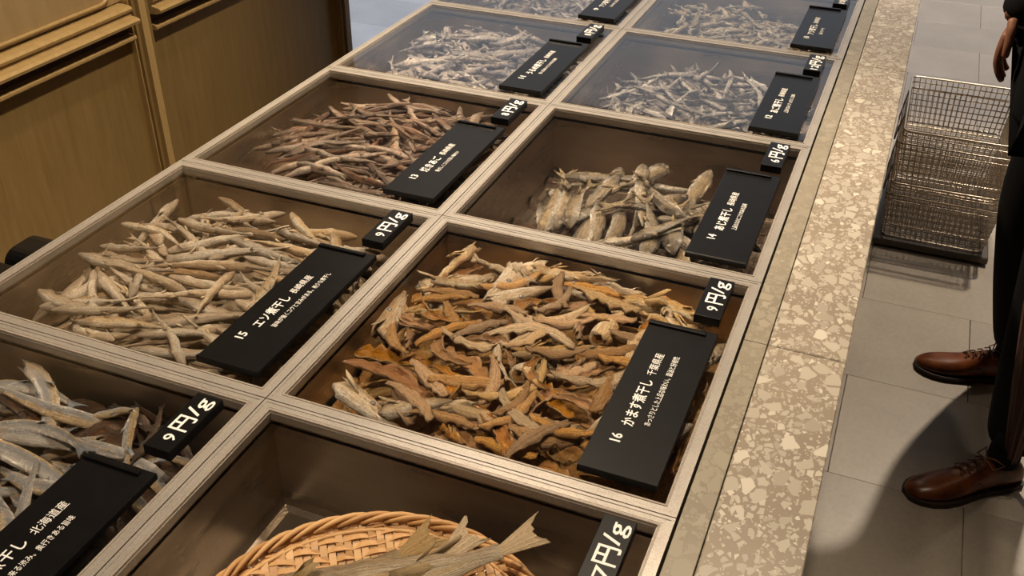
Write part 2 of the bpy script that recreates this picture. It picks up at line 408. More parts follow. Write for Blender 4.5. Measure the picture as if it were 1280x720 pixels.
# ------------------------------------------------------------------ display cases
TDEP = .125
def ring(b, o, i, z0, z1, mi=0):
    """rectangular ring between inset o and inset i"""
    X0, X1, Y0, Y1 = 0, CW, 0, CL
    b.box(X0+o, X1-o, Y0+o, Y0+i, z0, z1, mi); b.box(X0+o, X1-o, Y1-i, Y1-o, z0, z1, mi)
    b.box(X0+o, X0+i, Y0+i, Y1-i, z0, z1, mi); b.box(X1-i, X1-o, Y0+i, Y1-i, z0, z1, mi)
def make_case():
    r = empty('display_case', (0, 0, ZT-TDEP-.01))
    z = TDEP+.01
    b = MB(); i = .013; h = TDEP
    x0, x1, y0, y1 = i, CW-i, i, CL-i; t = .0
    # pan with rounded bottom edges, inner faces
    c = .012
    v = []
    for (ins, zz) in ((0, h-.012), (.004, c), (.004+c*.3, c*.3), (.004+c, 0.002)):
        v += [(x0+ins, y0+ins, zz), (x1-ins, y0+ins, zz), (x1-ins, y1-ins, zz), (x0+ins, y1-ins, zz)]
    f = []
    for a in range(3):
        for q in range(4): f.append((a*4+q, a*4+(q+1) % 4, a*4+4+(q+1) % 4, a*4+4+q))
    f.append((12, 13, 14, 15))
    o = len(v)
    for (ins, zz) in ((-.0015, h-.012), (.002, 0)):
        v += [(x0+ins, y0+ins, zz), (x1-ins, y0+ins, zz), (x1-ins, y1-ins, zz), (x0+ins, y1-ins, zz)]
    for q in range(4): f.append((o+q, o+(q+1) % 4, o+4+(q+1) % 4, o+4+q)); f.append((q, (q+1) % 4, o+(q+1) % 4, o+q))
    f.append((o+4, o+5, o+6, o+7))
    b.add(v, f); b.obj('metal_pan', M['steel'], r)
    b = MB()
    ring(b, .0007, .0042, z-.016, z-.0006)
    ring(b, .0042, .0062, z-.016, z-.0013)
    ring(b, .0062, .0105, z-.016, z-.0012)
    ring(b, .0105, .0120, z-.016, z-.0016)
    b.obj('rim', M['rim'], r)
    b = MB(); ring(b, .0120, .0142, z-.016, z-.0008); b.obj('lid_edge', M['rim_edge'], r)
    b = MB(); ring(b, .0142, .0152, z-.013, z-.004); b.obj('inner_lip', M['rim'], r)
    b = MB(); b.box(.0152, CW-.0152, .0152, CL-.0152, z-.0045, z-.0015); b.obj('lid_pane', M['clear'], r)
    return r
# plates
def text_mesh(s, size, bold=0.0):
    c = bpy.data.curves.new('lettering', 'FONT'); c.body = s; c.size = size; c.extrude = .00012; c.resolution_u = 2; c.offset = bold
    o = bpy.data.objects.new('lettering', c); COL.objects.link(o)
    dg = bpy.context.evaluated_depsgraph_get(); me = bpy.data.meshes.new_from_object(o.evaluated_get(dg))
    bpy.data.objects.remove(o); me.materials.clear(); me.materials.append(M['white']); return me
def put_text(parent, s, size, x, y0, width, z, name='lettering', bold=.0):
    """baseline at x, running +y from y0, stretched to width"""
    me = text_mesh(s, size, bold)
    co = np.empty(len(me.vertices)*3); me.vertices.foreach_get('co', co); co = co.reshape(-1, 3)
    x0, x1 = co[:, 0].min(), co[:, 0].max(); k = width/(x1-x0) if width else 1
    co[:, 0] = (co[:, 0]-x0)*k; me.vertices.foreach_set('co', co.ravel()); me.update()
    o = link(name, me, parent, (x, y0, z), (0, 0, PI/2)); return o
def make_placard(cx, cy, num, title, origin, sub, label):
    """black plate; origin at its near left corner"""
    W, H, T = .081, .270, .0075
    r = empty('name_placard', (cx+.343, cy+.024, ZT), label, 'sign', 'black name placards on the case lids')
    b = MB(); b.box(0, W, 0, H, 0, T, 0, .0006); b.obj('plate', M['black'], r)
    b = MB(); b.box(0, W*.84, H-.011, H-.0055, T, T+.0035, 0, .0008); b.obj('clip_bar', M['black'], r)
    b = MB(); b.box(0.0, W, 0, .004, T, T+.001, 0, .0004); b.obj('front_lip', M['black'], r)
    z = T+.0002
    if num: put_text(r, num, .0155, .029, .047, .0125, z, bold=.0003)
    n = len(title)
    if n: put_text(r, title, .0155, .034, .0745, .0135*n, z, bold=.0002)
    if origin: put_text(r, origin, .0115, .033, .0745+.0135*n+.009, .0105*len(origin), z)
    if sub: put_text(r, sub, .0080, .0505, .082, .0063*len(sub), z)
    return r
def make_tag(cx, cy, price, label, dx=0):
    W, H, T = .031, .088, .012
    r = empty('price_tag', (cx+.389+dx, cy+.318, ZT), label, 'sign', 'black price tags at the far right corner of each case')
    b = MB(); b.box(0, W, 0, H, 0, T, 0, .0005); b.obj('block', M['black'], r)
    z = T+.0002
    if len(price) == 1: put_text(r, price, .019, .0245, .014, .0095, z, bold=.0002)
    else: put_text(r, price, .019, .0245, .004, .024, z, bold=.0002)
    put_text(r, '円', .025, .0255, .030, .022, z, bold=.0004)
    put_text(r, '/g', .024, .0235, .055, .027, z, bold=.0002)
    return r
CASES = {}
names = {(0, -1): 'near left case of silver fish, cut off by the bottom left corner', (1, -1): 'bottom case that holds the bamboo basket',
 (0, 0): 'case of pale lizardfish numbered 15', (1, 0): 'case of orange brown barracuda heads numbered 16',
 (0, 1): 'case of grilled reddish fish numbered 13', (1, 1): 'case half empty around a small heap of golden silver fish, numbered 14',
 (0, 2): 'left case of pinkish silver fish in the third row', (1, 2): 'case of thin grey fish numbered 12',
 (0, 3): 'far left case of bright silver fish cut by the top edge', (1, 3): 'far right case of small pale fish cut by the top edge',
 (0, 4): 'farthest left case beyond the top edge', (1, 4): 'farthest right case beyond the top edge'}
proto = make_case()
for (u, v), nm in names.items():
    if v == 4: continue
    c = proto if not CASES else dup(proto)
    c.location = (u*CW, v*CL, ZT-TDEP-.01)
    tag(c, 'clear lidded ' + nm if nm.startswith('case') else 'clear lidded '+nm, 'display case', 'lidded metal display cases on the counter')
    CASES[(u, v)] = c
PL = {(0, -1): ('17', 'いわし煮干し', '北海道産', '後から静かに来る渋み。奥行きある旨味', 'black placard with white Japanese print at the bottom left corner of the photo'),
 (0, 0): ('15', 'エソ煮干し', '長崎県産', '旨味が強くコクと甘みがある。希少な煮干し', 'black placard printed 15 over the pale lizardfish'),
 (1, 0): ('16', 'かます煮干し', '千葉県産', 'あっさりとした上品な味わい。醤油と好相性', 'black placard printed 16 over the orange brown fish heads'),
 (0, 1): ('13', '焼きあご', '長崎県産', '香ばしくコクの深い味わい', 'black placard printed 13 over the grilled reddish fish'),
 (1, 1): ('14', 'あじ煮干し', '長崎県産', '上品ななかにコクのある旨味', 'black placard printed 14 beside the small heap of golden fish'),
 (0, 2): ('11', 'うるめ煮干し', '長崎県産', '澄んだ味わいとコクのある旨味', 'black placard on the left case of the third row, over pinkish silver fish'),
 (1, 2): ('12', 'あご煮干し', '長崎県産', '上品な甘みとすっきりした旨味', 'black placard printed 12 over the thin grey fish'),
 (0, 3): ('9', 'アジ煮干し', '長崎県産', '甘みのある上品な旨味', 'black placard cut by the top edge, over bright silver fish'),
 (1, 3): ('10', 'アジ煮干し', '兵庫県産', '上品でまろやか', 'black placard on the far right case at the top of the photo')}
PR = {(0, -1): ('9', 'price tag reading 9 on the bottom left case'), (1, -1): ('17', 'price tag reading 17 on the case with the bamboo basket'),
 (0, 0): ('9', 'price tag reading 9 above the lizardfish placard'), (1, 0): ('9', 'price tag reading 9 above the placard of the orange brown heads'),
 (0, 1): ('8', 'price tag reading 8 by the grilled reddish fish'), (1, 1): ('6', 'price tag reading 6 beside the golden fish placard'),
 (0, 2): ('8', 'small price tag on the left case of the third row'), (1, 2): ('12', 'small price tag on the case of thin grey fish'),
 (1, 3): ('10', 'price tag half cut by the top edge on the far right case')}
for (u, v), a in PL.items(): make_placard(u*CW, v*CL, *a)
for (u, v), a in PR.items(): make_tag(u*CW, v*CL, a[0], 'black ' + a[1])

# ------------------------------------------------------------------ fish
def interp(pts, t):
    for (a, va), (b_, vb) in zip(pts, pts[1:]):
        if t <= b_:
            k = (t-a)/(b_-a); k = k*k*(3-2*k) if False else k
            return va+(vb-va)*k
    return pts[-1][1]
def fish(name, L, Hp, Wp, mat, bend=0, bend2=0, roll=90, tail=None, torn_head=False, torn_tail=False, eye=None, N=16, Mv=10, seed=0, rough=.06, vert=0, flaps=3):
    N = int(N*1.3); Mv = Mv+2
    rg = random.Random(seed)
    roll = math.radians(roll); cr, sr = math.cos(roll), math.sin(roll)
    vs, fs, dors, along, lat = [], [], [], [], []
    # spine
    hd = 0; P = []; p = Vector((0, 0, 0)); ds = L/(N-1)
    T = []
    for i in range(N):
        t = i/(N-1); T.append(t)
        ang = bend*(t-.5) + bend2*math.sin(2*PI*t)
        P.append((p.copy(), ang)); p = p + Vector((-math.cos(ang), -math.sin(ang), 0))*ds
    cen = sum((q[0] for q in P), Vector())/N
    spine = []
    gro = [rg.uniform(0, 2*PI) for _ in range(3)]
    for i, (q, ang) in enumerate(P):
        t = T[i]; H = interp(Hp, t); W = interp(Wp, t)
        q = q-cen; q.z = vert*math.sin(PI*t)*L + rg.uniform(-.3, .3)*rough*W
        side = Vector((-math.sin(ang), math.cos(ang), 0)); fw = Vector((math.cos(ang), math.sin(ang), 0))
        spine.append((q, math.hypot(W*cr, H*sr), math.hypot(W*sr, H*cr)))
        for j in range(Mv):
            th = 2*PI*j/Mv
            k = 1+rg.uniform(-1, 1)*rough*.8 - rough*2.0*max(0, math.cos(2*th+gro[0]+t*3)) - rough*1.4*max(0, math.cos(5*th+gro[1]-t*4)) + rough*.9*math.sin(t*23+gro[2]+th)
            if .20 < t < .27 and not torn_head: k *= 1.10
            la, dv = W*math.cos(th)*k, H*math.sin(th)*k
            a_, b_ = la*cr - dv*sr, la*sr + dv*cr
            jit = 0
            if torn_head and i == 0: jit = rg.uniform(-.12, .12)*L*.6
            if torn_tail and i == N-1: jit = rg.uniform(-.12, .12)*L*.6
            vs.append(q + side*a_ + Vector((0, 0, b_)) + fw*jit)
            dors.append(math.sin(th)); lat.append(math.cos(th)); along.append(t*.98)
    for i in range(N-1):
        for j in range(Mv):
            fs.append((i*Mv+j, i*Mv+(j+1) % Mv, (i+1)*Mv+(j+1) % Mv, (i+1)*Mv+j))
    # caps with a sunken centre when torn
    for (i, torn, sg) in ((0, torn_head, 1), (N-1, torn_tail, -1)):
        q, ang = P[i]; q = q-cen; q.z = vert*math.sin(PI*T[i])*L
        fw = Vector((math.cos(ang), math.sin(ang), 0))
        o = len(vs)
        if torn:
            for j in range(Mv):
                vs.append(q + (vs[i*Mv+j]-q)*.72 - fw*sg*.004); dors.append(0); lat.append(rg.uniform(-1, 1)); along.append(2.0)
            vs.append(q - fw*sg*.012*min(1, L/.05)); dors.append(0); lat.append(rg.uniform(-1, 1)); along.append(2.0)
            for j in range(Mv): fs.append((i*Mv+j, i*Mv+(j+1) % Mv, o+(j+1) % Mv, o+j)); fs.append((o+j, o+(j+1) % Mv, o+Mv))
        else:
            vs.append(q + fw*sg*L*.008); dors.append(0); lat.append(0); along.append(.5)
            for j in range(Mv): fs.append((i*Mv+j, i*Mv+(j+1) % Mv, o))
    def fan(base, dirv, wid, pts, th=.0007):
        """thin fin: polygon strip pts=(along, across) around base, across vector wid"""
        nrm = dirv.cross(wid).normalized()*th; o = len(vs); n = len(pts)
        for sg in (1, -1):
            for (a, c) in pts:
                wob = rg.uniform(-1, 1)*.0012
                vs.append(base + dirv*a + wid*c + nrm*(sg + wob/th)); dors.append(c/.008); lat.append(0); along.append(1.2)
        for k in range(1, n-1): fs.append((o, o+k, o+k+1)); fs.append((o+n, o+n+k+1, o+n+k))
        for k in range(n): fs.append((o+k, o+(k+1) % n, o+n+(k+1) % n, o+n+k))
    if tail:
        q, ang = P[-1]; q = q-cen; q.z = 0
        fw = Vector((-math.cos(ang), -math.sin(ang), 0)); side = Vector((-math.sin(ang), math.cos(ang), 0))
        wid = side*(-sr) + Vector((0, 0, 1))*cr
        tl, tw = tail; h = interp(Hp, 1)
        cl = rg.uniform(.6, 1)
        fan(q-fw*.003, fw, wid, [(0, 0), (0, h*.8), (tl*.5, tw*.55*cl), (tl*1.0, tw*cl), (tl*.75, tw*.5), (tl*.5, 0), (tl*.72, -tw*.45), (tl*.95, -tw*cl*.9), (tl*.45, -tw*.5), (0, -h*.8)])
        spine.append((q+fw*tl*.6, tw*.4*abs(sr)+.001, tw*.4*abs(cr)+.001))
    # small dried fins and gill flaps that stand off the body
    for _ in range(flaps):
        i = rg.choice([int(N*.22), int(N*.25), int(N*.5), int(N*.62), int(N*.7)]); q, ang = P[i]; q = q-cen; q.z = vert*math.sin(PI*T[i])*L
        fw = Vector((-math.cos(ang), -math.sin(ang), 0)); side = Vector((-math.sin(ang), math.cos(ang), 0))
        th = rg.uniform(0, 2*PI); out = side*math.cos(th)+Vector((0, 0, 1))*abs(math.sin(th)); H = interp(Hp, T[i])
        bs = q + out*H*.55; dv = (fw*1.2+out*rg.uniform(.3, .9)).normalized(); fl = H*rg.uniform(1.2, 2.4)
        fan(bs, dv, fw.cross(out).normalized(), [(0, -H*.25), (0, H*.25), (fl*.6, H*.35), (fl, H*.12), (fl*.8, -H*.2)], .0005)
    me = MB(); me.v = [tuple(v) for v in vs]; me.f = fs; me.mi = [0]*len(fs)
    mesh = me.mesh(name, mat, True, {'dors': dors, 'along': along, 'lat': lat})
    d = {'mesh': mesh, 'spine': spine, 'eye': None, 'name': name}
    if eye:
        te, es = eye; i = int(te*(N-1)); q, ang = P[i]; q = q-cen; W = interp(Wp, te); H = interp(Hp, te)
        sgn = 1 if sr > 0 else -1
        side = Vector((-math.sin(ang), math.cos(ang), 0))
        th = math.radians(18); la, dv = W*math.cos(th)*sgn, H*math.sin(th)
        a_, b_ = la*cr-dv*sr, la*sr+dv*cr
        nrm = (side*(cr*sgn)+Vector((0, 0, 1))*(sr*sgn)).normalized()
        d['eye'] = (q + side*a_ + Vector((0, 0, b_)) - nrm*es*.55, nrm.to_track_quat('Z', 'X').to_euler(), es)
    return d
def slab(name, L, Wd, arc, mat, seed, curl=0):
    """torn shell of a split fish: curved sheet, skin outside, flesh inside"""
    rg = random.Random(seed); N, K = 14, 8; r = Wd/arc
    vs, fs, dors, along, lat = [], [], [], [], []; spine = []
    edge = [[rg.uniform(-.25, .12) for _ in range(N)] for _ in (0, 1)]
    rw = [[rg.uniform(-1, 1) for _ in range(K)] for _ in range(N)]
    mid = []
    for i in range(N):
        t = i/(N-1); ang = curl*(t-.5); x = L*(.5-t)
        base = Vector((x*math.cos(ang*.5), (curl*L*.35)*(t-.5)**2*4, rg.uniform(-.001, .001)))
        taper = .55+.45*math.sin(PI*min(1, .1+t*.85))
        mid.append((base, taper))
    for layer in (0, 1):
        for i, (base, tp) in enumerate(mid):
            for j in range(K):
                s = j/(K-1)*2-1
                e = (edge[0][i] if s < 0 else edge[1][i])*2.2
                a = s*arc*.5*(1+e*abs(s))*tp
                rr = r*tp*(1 if layer == 0 else .80) + math.sin(i*1.7+j*2.1+seed)*.0011 + rw[i][j]*.0009
                vs.append(base+Vector((0, rr*math.sin(a), rr*math.cos(a)-r*tp)))
                dors.append(abs(s)*.9-.2); lat.append(s*1.5); along.append(.5 if layer == 0 else 2.0)
    n = N*K
    for i in range(N-1):
        for j in range(K-1):
            q = i*K+j
            fs.append((q, q+1, q+K+1, q+K)); fs.append((n+q, n+q+K, n+q+K+1, n+q+1))
    for i in range(N-1):
        for j in (0, K-1): q = i*K+j; fs.append((q, q+K, n+q+K, n+q))
    for j in range(K-1):
        for i in (0, N-1): q = i*K+j; fs.append((q, q+1, n+q+1, n+q))
    if seed % 2:
        vs = [Vector((q.x, q.y, -q.z-r)) for q in vs]
    for base, tp in mid:
        spine.append((base-Vector((0, 0, r*tp*.3)), r*tp*math.sin(min(arc*.5, PI/2))*.8, r*tp*.35))
    me = MB(); me.v = [tuple(v) for v in vs]; me.f = fs; me.mi = [0]*len(fs)
    return {'mesh': me.mesh(name, mat, True, {'dors': dors, 'along': along, 'lat': lat}), 'spine': spine, 'eye': None, 'name': name}
# eye prototype (unit radius)
eb = MB(); n = 8
ev = [(0, 0, 1)]
for a in range(1, 6):
    for k in range(n):
        th = a*PI/6; ev.append((math.sin(th)*math.cos(2*PI*k/n), math.sin(th)*math.sin(2*PI*k/n), math.cos(th)))
ef = [(0, 1+k, 1+(k+1) % n) for k in range(n)]
for a in range(4):
    for k in range(n): ef.append((1+a*n+k, 1+(a+1)*n+k, 1+(a+1)*n+(k+1) % n, 1+a*n+(k+1) % n))
eb.add(ev, ef); EYE = eb.mesh('eye', M['eye'], True)

G = .004
PILES = []
class Pile:
    def __init__(s, u, v, mound=None, mmat=None, mname='', zf=None):
        s.x0, s.y0 = u*CW+.020, v*CL+.020; s.x1, s.y1 = (u+1)*CW-.020, (v+1)*CL-.020
        s.nx, s.ny = int((s.x1-s.x0)/G)+1, int((s.y1-s.y0)/G)+1
        s.zf = ZT-TDEP-.01+.004 if zf is None else zf; s.h = np.full((s.nx, s.ny), s.zf)
        s.top = ZT-.006
        if mound:
            cx, cy, rx, ry, hm = mound
            X = (s.x0-u*CW+np.arange(s.nx)*G)/CW; Y = (s.y0-v*CL+np.arange(s.ny)*G)/CL
            r = np.sqrt(((X[:, None]-cx)/rx)**2+((Y[None, :]-cy)/ry)**2)
            nz = np.zeros((s.nx, s.ny))
            for _ in range(14):
                a, b_, c = rnd.uniform(-40, 40), rnd.uniform(-40, 40), rnd.uniform(0, 6.3); nz += np.sin(X[:, None]*a+Y[None, :]*b_+c)*.0012
            hh_ = np.clip(hm*np.clip(1.25-r**2.2*1.1, 0, 1) + nz*2, 0, None); s.h = s.zf + hh_
            vs, fs = [], []
            for i in range(0, s.nx, 2):
                for j in range(0, s.ny, 2): vs.append((s.x0+i*G, s.y0+j*G, s.zf-.003+float(hh_[i, j])))
            ni, nj = len(range(0, s.nx, 2)), len(range(0, s.ny, 2))
            for i in range(ni-1):
                for j in range(nj-1): fs.append((i*nj+j, (i+1)*nj+j, (i+1)*nj+j+1, i*nj+j+1))
            b = MB(); b.add(vs, fs); o = b.obj('fish_crumbs', mmat, None, True, {'dors': [rnd.uniform(-1, 1) for _ in vs], 'along': [rnd.uniform(.2, .9) for _ in vs], 'lat': [rnd.uniform(-1, 1) for _ in vs]})
            tag(o, 'broken dried fish crumbs filling the bottom of %s' % mname, 'fish crumbs', None, 'stuff')
        s.pad = 0; s.u, s.v = u, v; s.log = {}; s.items = []; PILES.append(s)
    def samples(s, d, sc):
        out = []
        for q, a, b_ in d['spine']:
            out.append((q.x*sc, q.y*sc, q.z*sc, b_*sc))
            if a*sc > .003: out.append((q.x*sc, (q.y-a*.7)*sc, q.z*sc, b_*sc*.7)); out.append((q.x*sc, (q.y+a*.7)*sc, q.z*sc, b_*sc*.7))
        return np.array(out)
    def place(s, d, x, y, yaw, sc=1, rg=rnd, sink=62, pmax=18, margin=0, force=False, fixpitch=None):
        A = s.samples(d, sc); c_, s_ = math.cos(yaw), math.sin(yaw)
        best = None
        for pd in ([fixpitch] if fixpitch is not None else range(-pmax, pmax+1, 7)):
            ph = math.radians(pd); cp, sp = math.cos(ph), math.sin(ph)
            lx = A[:, 0]*cp - A[:, 2]*sp; lz = A[:, 0]*sp + A[:, 2]*cp
            X = x + lx*c_ - A[:, 1]*s_; Y = y + lx*s_ + A[:, 1]*c_
            m = A[:, 3].max()*0.6+margin
            if X.min()-m*.5 < s.x0 or X.max()+m*.5 > s.x1 or Y.min()-m*.5 < s.y0 or Y.max()+m*.5 > s.y1: continue
            ix = np.clip(((X-s.x0)/G).astype(int), 0, s.nx-1); iy = np.clip(((Y-s.y0)/G).astype(int), 0, s.ny-1)
            need = s.h[ix, iy] - lz + A[:, 3]
            zc = max(np.percentile(need, sink), (s.zf + A[:, 3] - lz).max())
            cost = zc + abs(pd)*.00012
            if best is None or cost < best[0]: best = (cost, zc, ph, ix, iy, lz)
        if best is None: return None
        _, zc, ph, ix, iy, lz = best
        if (zc+lz+A[:, 3]).max() > s.top: return None
        for a in (-1, 0, 1):
            for b_ in (-1, 0, 1):
                jx = np.clip(ix+a, 0, s.nx-1); jy = np.clip(iy+b_, 0, s.ny-1)
                s.h[jx, jy] = np.maximum(s.h[jx, jy], zc+lz+A[:, 3]*.5)
        rec = (ix, iy, zc+lz+A[:, 3]*.5)
        rot = Matrix.Rotation(yaw, 3, 'Z') @ Matrix.Rotation(-ph, 3, 'Y')
        o = link(d['name'], d['mesh'], None, (x, y, zc), rot.to_euler())
        o.scale = (sc, sc, sc)
        if d['eye']:
            loc, er, es = d['eye']; e = link('eye', EYE, o, loc, er); e.scale = (es, es, es*.7)
        s.log[o.name] = rec; return o
def where(P, o):
    fx = (o.location.x-P.x0)/(P.x1-P.x0); fy = (o.location.y-P.y0)/(P.y1-P.y0)
    h = ('left', 'middle', 'right')[min(2, int(fx*3))]; v = ('near', 'centre', 'far')[min(2, int(fy*3))]
    return 'centre' if (h == 'middle' and v == 'centre') else v + ' ' + h
def heading(o):
    d = o.matrix_basis.to_3x3() @ Vector((1, 0, 0)); a = math.degrees(math.atan2(d.y, d.x)) % 360
    return ('right', 'far right', 'far side', 'far left', 'left', 'near left', 'near side', 'near right')[int((a+22.5)/45) % 8]
def heap(P, kinds, n, dist, yawf, label, cat, group, sc=(.85, 1.15), **kw):
    """dist() -> (x, y) in 0..1 of the case"""
    made = 0; tries = 0
    while made < n and tries < n*25:
        tries += 1
        d, lab = rnd.choice(kinds); fx, fy = dist(tries/(n*4))
        k = rnd.uniform(*sc)
        o = P.place(d, P.u*CW + fx*CW, P.v*CL + fy*CL, yawf(), k, **kw)
        if o is None: continue
        P.items.append((o, lab, label, cat, group, k, sc)); made += 1
def finish(P):
    """drop what lies wholly buried, then name every piece by size, heading, layer and place"""
    for o, lab, label, cat, group, k, sc in P.items:
        ix, iy, zt = P.log[o.name]
        ex = float((zt >= P.h[ix, iy]-.0015).mean())
        if ex < .10:
            for ch in list(o.children): bpy.data.objects.remove(ch)
            bpy.data.objects.remove(o); continue
        layer = 'on top' if ex > .75 else ('half covered' if ex > .35 else 'mostly buried')
        f = (k-sc[0])/(sc[1]-sc[0]); size = 'small ' if f < .33 else ('large ' if f > .67 else '')
        tag(o, '%s%s, pointing %s, %s, %s of %s' % (size, lab, heading(o), layer, where(P, o), label), cat, group)

def blob(cx, cy, rx, ry, p=1.0):
    def f(t):
        while True:
            a, b_ = rnd.uniform(-1, 1), rnd.uniform(-1, 1)
            if a*a+b_*b_ <= 1: break
        k = 1.0 - .35*min(1, t)
        return cx+a*rx*k, cy+b_*ry*k
    return f
def anyyaw(): return rnd.uniform(0, 2*PI)
def yaw_about(deg, spread): return lambda: math.radians(rnd.gauss(deg, spread)) + (PI if rnd.random() < .5 else 0)

# materials of the fish
F = {}
F['eso'] = fish_mat('lizardfish_skin', (.48, .33, .19), (.88, .69, .45), (.98, .88, .72), (.66, .40, .20), .30, .42, 110, hue=.2, fl=.35)
F['kam'] = fish_mat('barracuda_skin', (.44, .26, .10), (.84, .58, .28), (.97, .82, .55), (.62, .29, .07), .30, .45, 80, hue=.2, fl=.3)
F['kamh'] = fish_mat('barracuda_head_skin', (.50, .33, .16), (.88, .70, .46), (.97, .90, .76), (.60, .32, .12), .3, .4, 100, .1)
F['kamd'] = fish_mat('dark_torn_flesh', (.36, .18, .06), (.66, .39, .15), (.86, .61, .31), (.60, .25, .055), .32, .55, 90, hue=.3)
F['ago'] = fish_mat('grilled_fish_skin', (.10, .07, .05), (.48, .36, .27), (.74, .62, .50), (.58, .23, .10), .36, .6, 70, hue=.35)
F['aji'] = fish_mat('horse_mackerel_skin', (.10, .085, .07), (.54, .43, .28), (.92, .86, .76), (.46, .28, .12), .22, .3, 70, .45, fl=.25)
F['uru'] = fish_mat('herring_skin', (.15, .17, .21), (.74, .68, .62), (.98, .94, .88), (.70, .45, .33), .24, .4, 90, .4, fl=.35)
F['tobi'] = fish_mat('thin_grey_skin', (.12, .12, .13), (.56, .51, .46), (.95, .91, .84), (.52, .38, .27), .26, .4, 90, .3, fl=.25)
F['small'] = fish_mat('small_pale_skin', (.26, .21, .15), (.76, .66, .50), (.93, .88, .75), (.62, .42, .20), .32, .45, 80, .1)
F['iwa'] = fish_mat('sardine_skin', (.90, .70, .42), (.48, .53, .60), (.97, .96, .94), (.60, .36, .18), .18, .2, 60, .4, .12, fl=.12)
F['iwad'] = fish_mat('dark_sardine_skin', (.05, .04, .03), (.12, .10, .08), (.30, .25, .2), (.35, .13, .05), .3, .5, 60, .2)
F['big'] = fish_mat('large_dried_fish_skin', (.42, .33, .23), (.58, .49, .37), (.76, .68, .54), (.55, .36, .14), .32, .5, 260, .1, .08, (.66, .49, .27))

# case 15: lizardfish
K15 = []
for k in range(12):
    L = rnd.uniform(.125, .17); h = L*rnd.uniform(.050, .064)
    Hp = [(0, h*.25), (.05, h*.6), (.15, h*1.0), (.3, h*.95), (.45, h*1.05), (.7, h*.62), (.88, h*.26), (1, h*.13)]
    Wp = [(0, h*.3), (.08, h*.8), (.2, h*.95), (.45, h*.9), (.7, h*.55), (.9, h*.25), (1, h*.12)]
    K15.append((fish('lizardfish', L, Hp, Wp, F['eso'], rnd.uniform(-.55, .55), rnd.uniform(-.22, .22), rnd.uniform(0, 180), (.016, .006) if k % 2 else None, seed=k, rough=.09, N=18),
                ['straw coloured lizardfish', 'beige pointed tailed lizardfish'][k % 2]))
P15 = Pile(0, 0, (.53, .44, .54, .52, .080), F['eso'], 'case 15')
heap(P15, K15, 70, blob(.50, .47, .55, .54), yaw_about(-12, 40), 'case 15', 'dried fish', 'dried lizardfish heaped in the case numbered 15')
heap(P15, K15, 220, blob(.54, .44, .48, .46), yaw_about(-8, 38), 'case 15', 'dried fish', 'dried lizardfish heaped in the case numbered 15')

# case 16: heads, tails and torn pieces
K16h, K16b, K16s, K16d = [], [], [], []
for k in range(6):
    L = rnd.uniform(.080, .105); h = L*.155
    Hp = [(0, h*.14), (.12, h*.34), (.4, h*.72), (.62, h*.95), (.85, h*1.05), (.93, h*1.1), (1, h*.8)]
    Wp = [(0, h*.12), (.12, h*.26), (.4, h*.5), (.62, h*.62), (.85, h*.7), (.93, h*.75), (1, h*.5)]
    K16h.append((fish('dried_barracuda', L, Hp, Wp, F['kamh'], rnd.uniform(-.3, .3), 0, [75, 100, -80, -100, 60, 120][k], None, False, True, (.54, h*.36), seed=20+k, rough=.04, flaps=4), 'silvery barracuda head'))
for k in range(8):
    L = rnd.uniform(.09, .13); h = L*rnd.uniform(.085, .115)
    Hp = [(0, h*.9), (.2, h*1.1), (.5, h*.9), (.8, h*.5), (1, h*.35)]; Wp = [(0, h*.7), (.3, h*.8), (.7, h*.5), (1, h*.25)]
    K16b.append((fish('dried_barracuda', L, Hp, Wp, F['kam'], rnd.uniform(-.7, .7), rnd.uniform(-.25, .25), rnd.uniform(0, 180), (.022, .014) if k % 3 else None, True, k % 3 == 0, seed=40+k, rough=.15, flaps=7), 'tan torn barracuda trunk'))
for k in range(9):
    K16s.append((slab('torn_fish_piece', rnd.uniform(.07, .115), rnd.uniform(.026, .042), rnd.uniform(2.0, 3.6), F['kam'] if k % 3 else F['kamd'], 60+k, rnd.uniform(-.9, .9)), 'curled orange brown fish piece'))
for k in range(4):
    L = .03+.006*k; h = .007
    K16d.append((fish('dried_fish_scrap', L, [(0, h*.8), (.5, h*1.2), (1, h*.7)], [(0, h*.6), (.5, h), (1, h*.5)], F['kamd'], rnd.uniform(-1, 1), 0, 30*k, None, True, True, seed=80+k, rough=.3, N=8, Mv=8), 'dark reddish fish scrap'))
P16 = Pile(1, 0, (.50, .46, .66, .60, .084), F['kamd'], 'case 16')
W16 = 'case 16'; G16 = 'dried barracuda pieces heaped in the case numbered 16'
ds16 = blob(.48, .48, .56, .56)
heap(P16, K16d+K16s, 150, lambda t: (rnd.uniform(.04, .96), rnd.uniform(.04, .93)), anyyaw, W16, 'dried fish', G16, sink=70)
heap(P16, K16b*3+K16s*3+K16h*4, 200, ds16, yaw_about(0, 55), W16, 'dried fish', G16)
heap(P16, K16b*2+K16s*2+K16d, 90, blob(.58, .48, .40, .42), yaw_about(20, 60), W16, 'dried fish', G16)
def fix(P, d, px, py, zp, deg, label, cat, group, sc=1, **kw):
    q = at_z(px, py, zp); o = None
    for k in range(60):
        kw['sink'] = max(5, 60-k*1.5); kw['pmax'] = 14
        o = P.place(d[0], q.x+rnd.uniform(-.0006, .0006)*k, q.y+rnd.uniform(-.0006, .0006)*k, math.radians(deg+rnd.uniform(-.5, .5)*k), sc*(1-.002*k), **kw)
        if o: break
    if o: tag(o, label, cat, group)
    return o
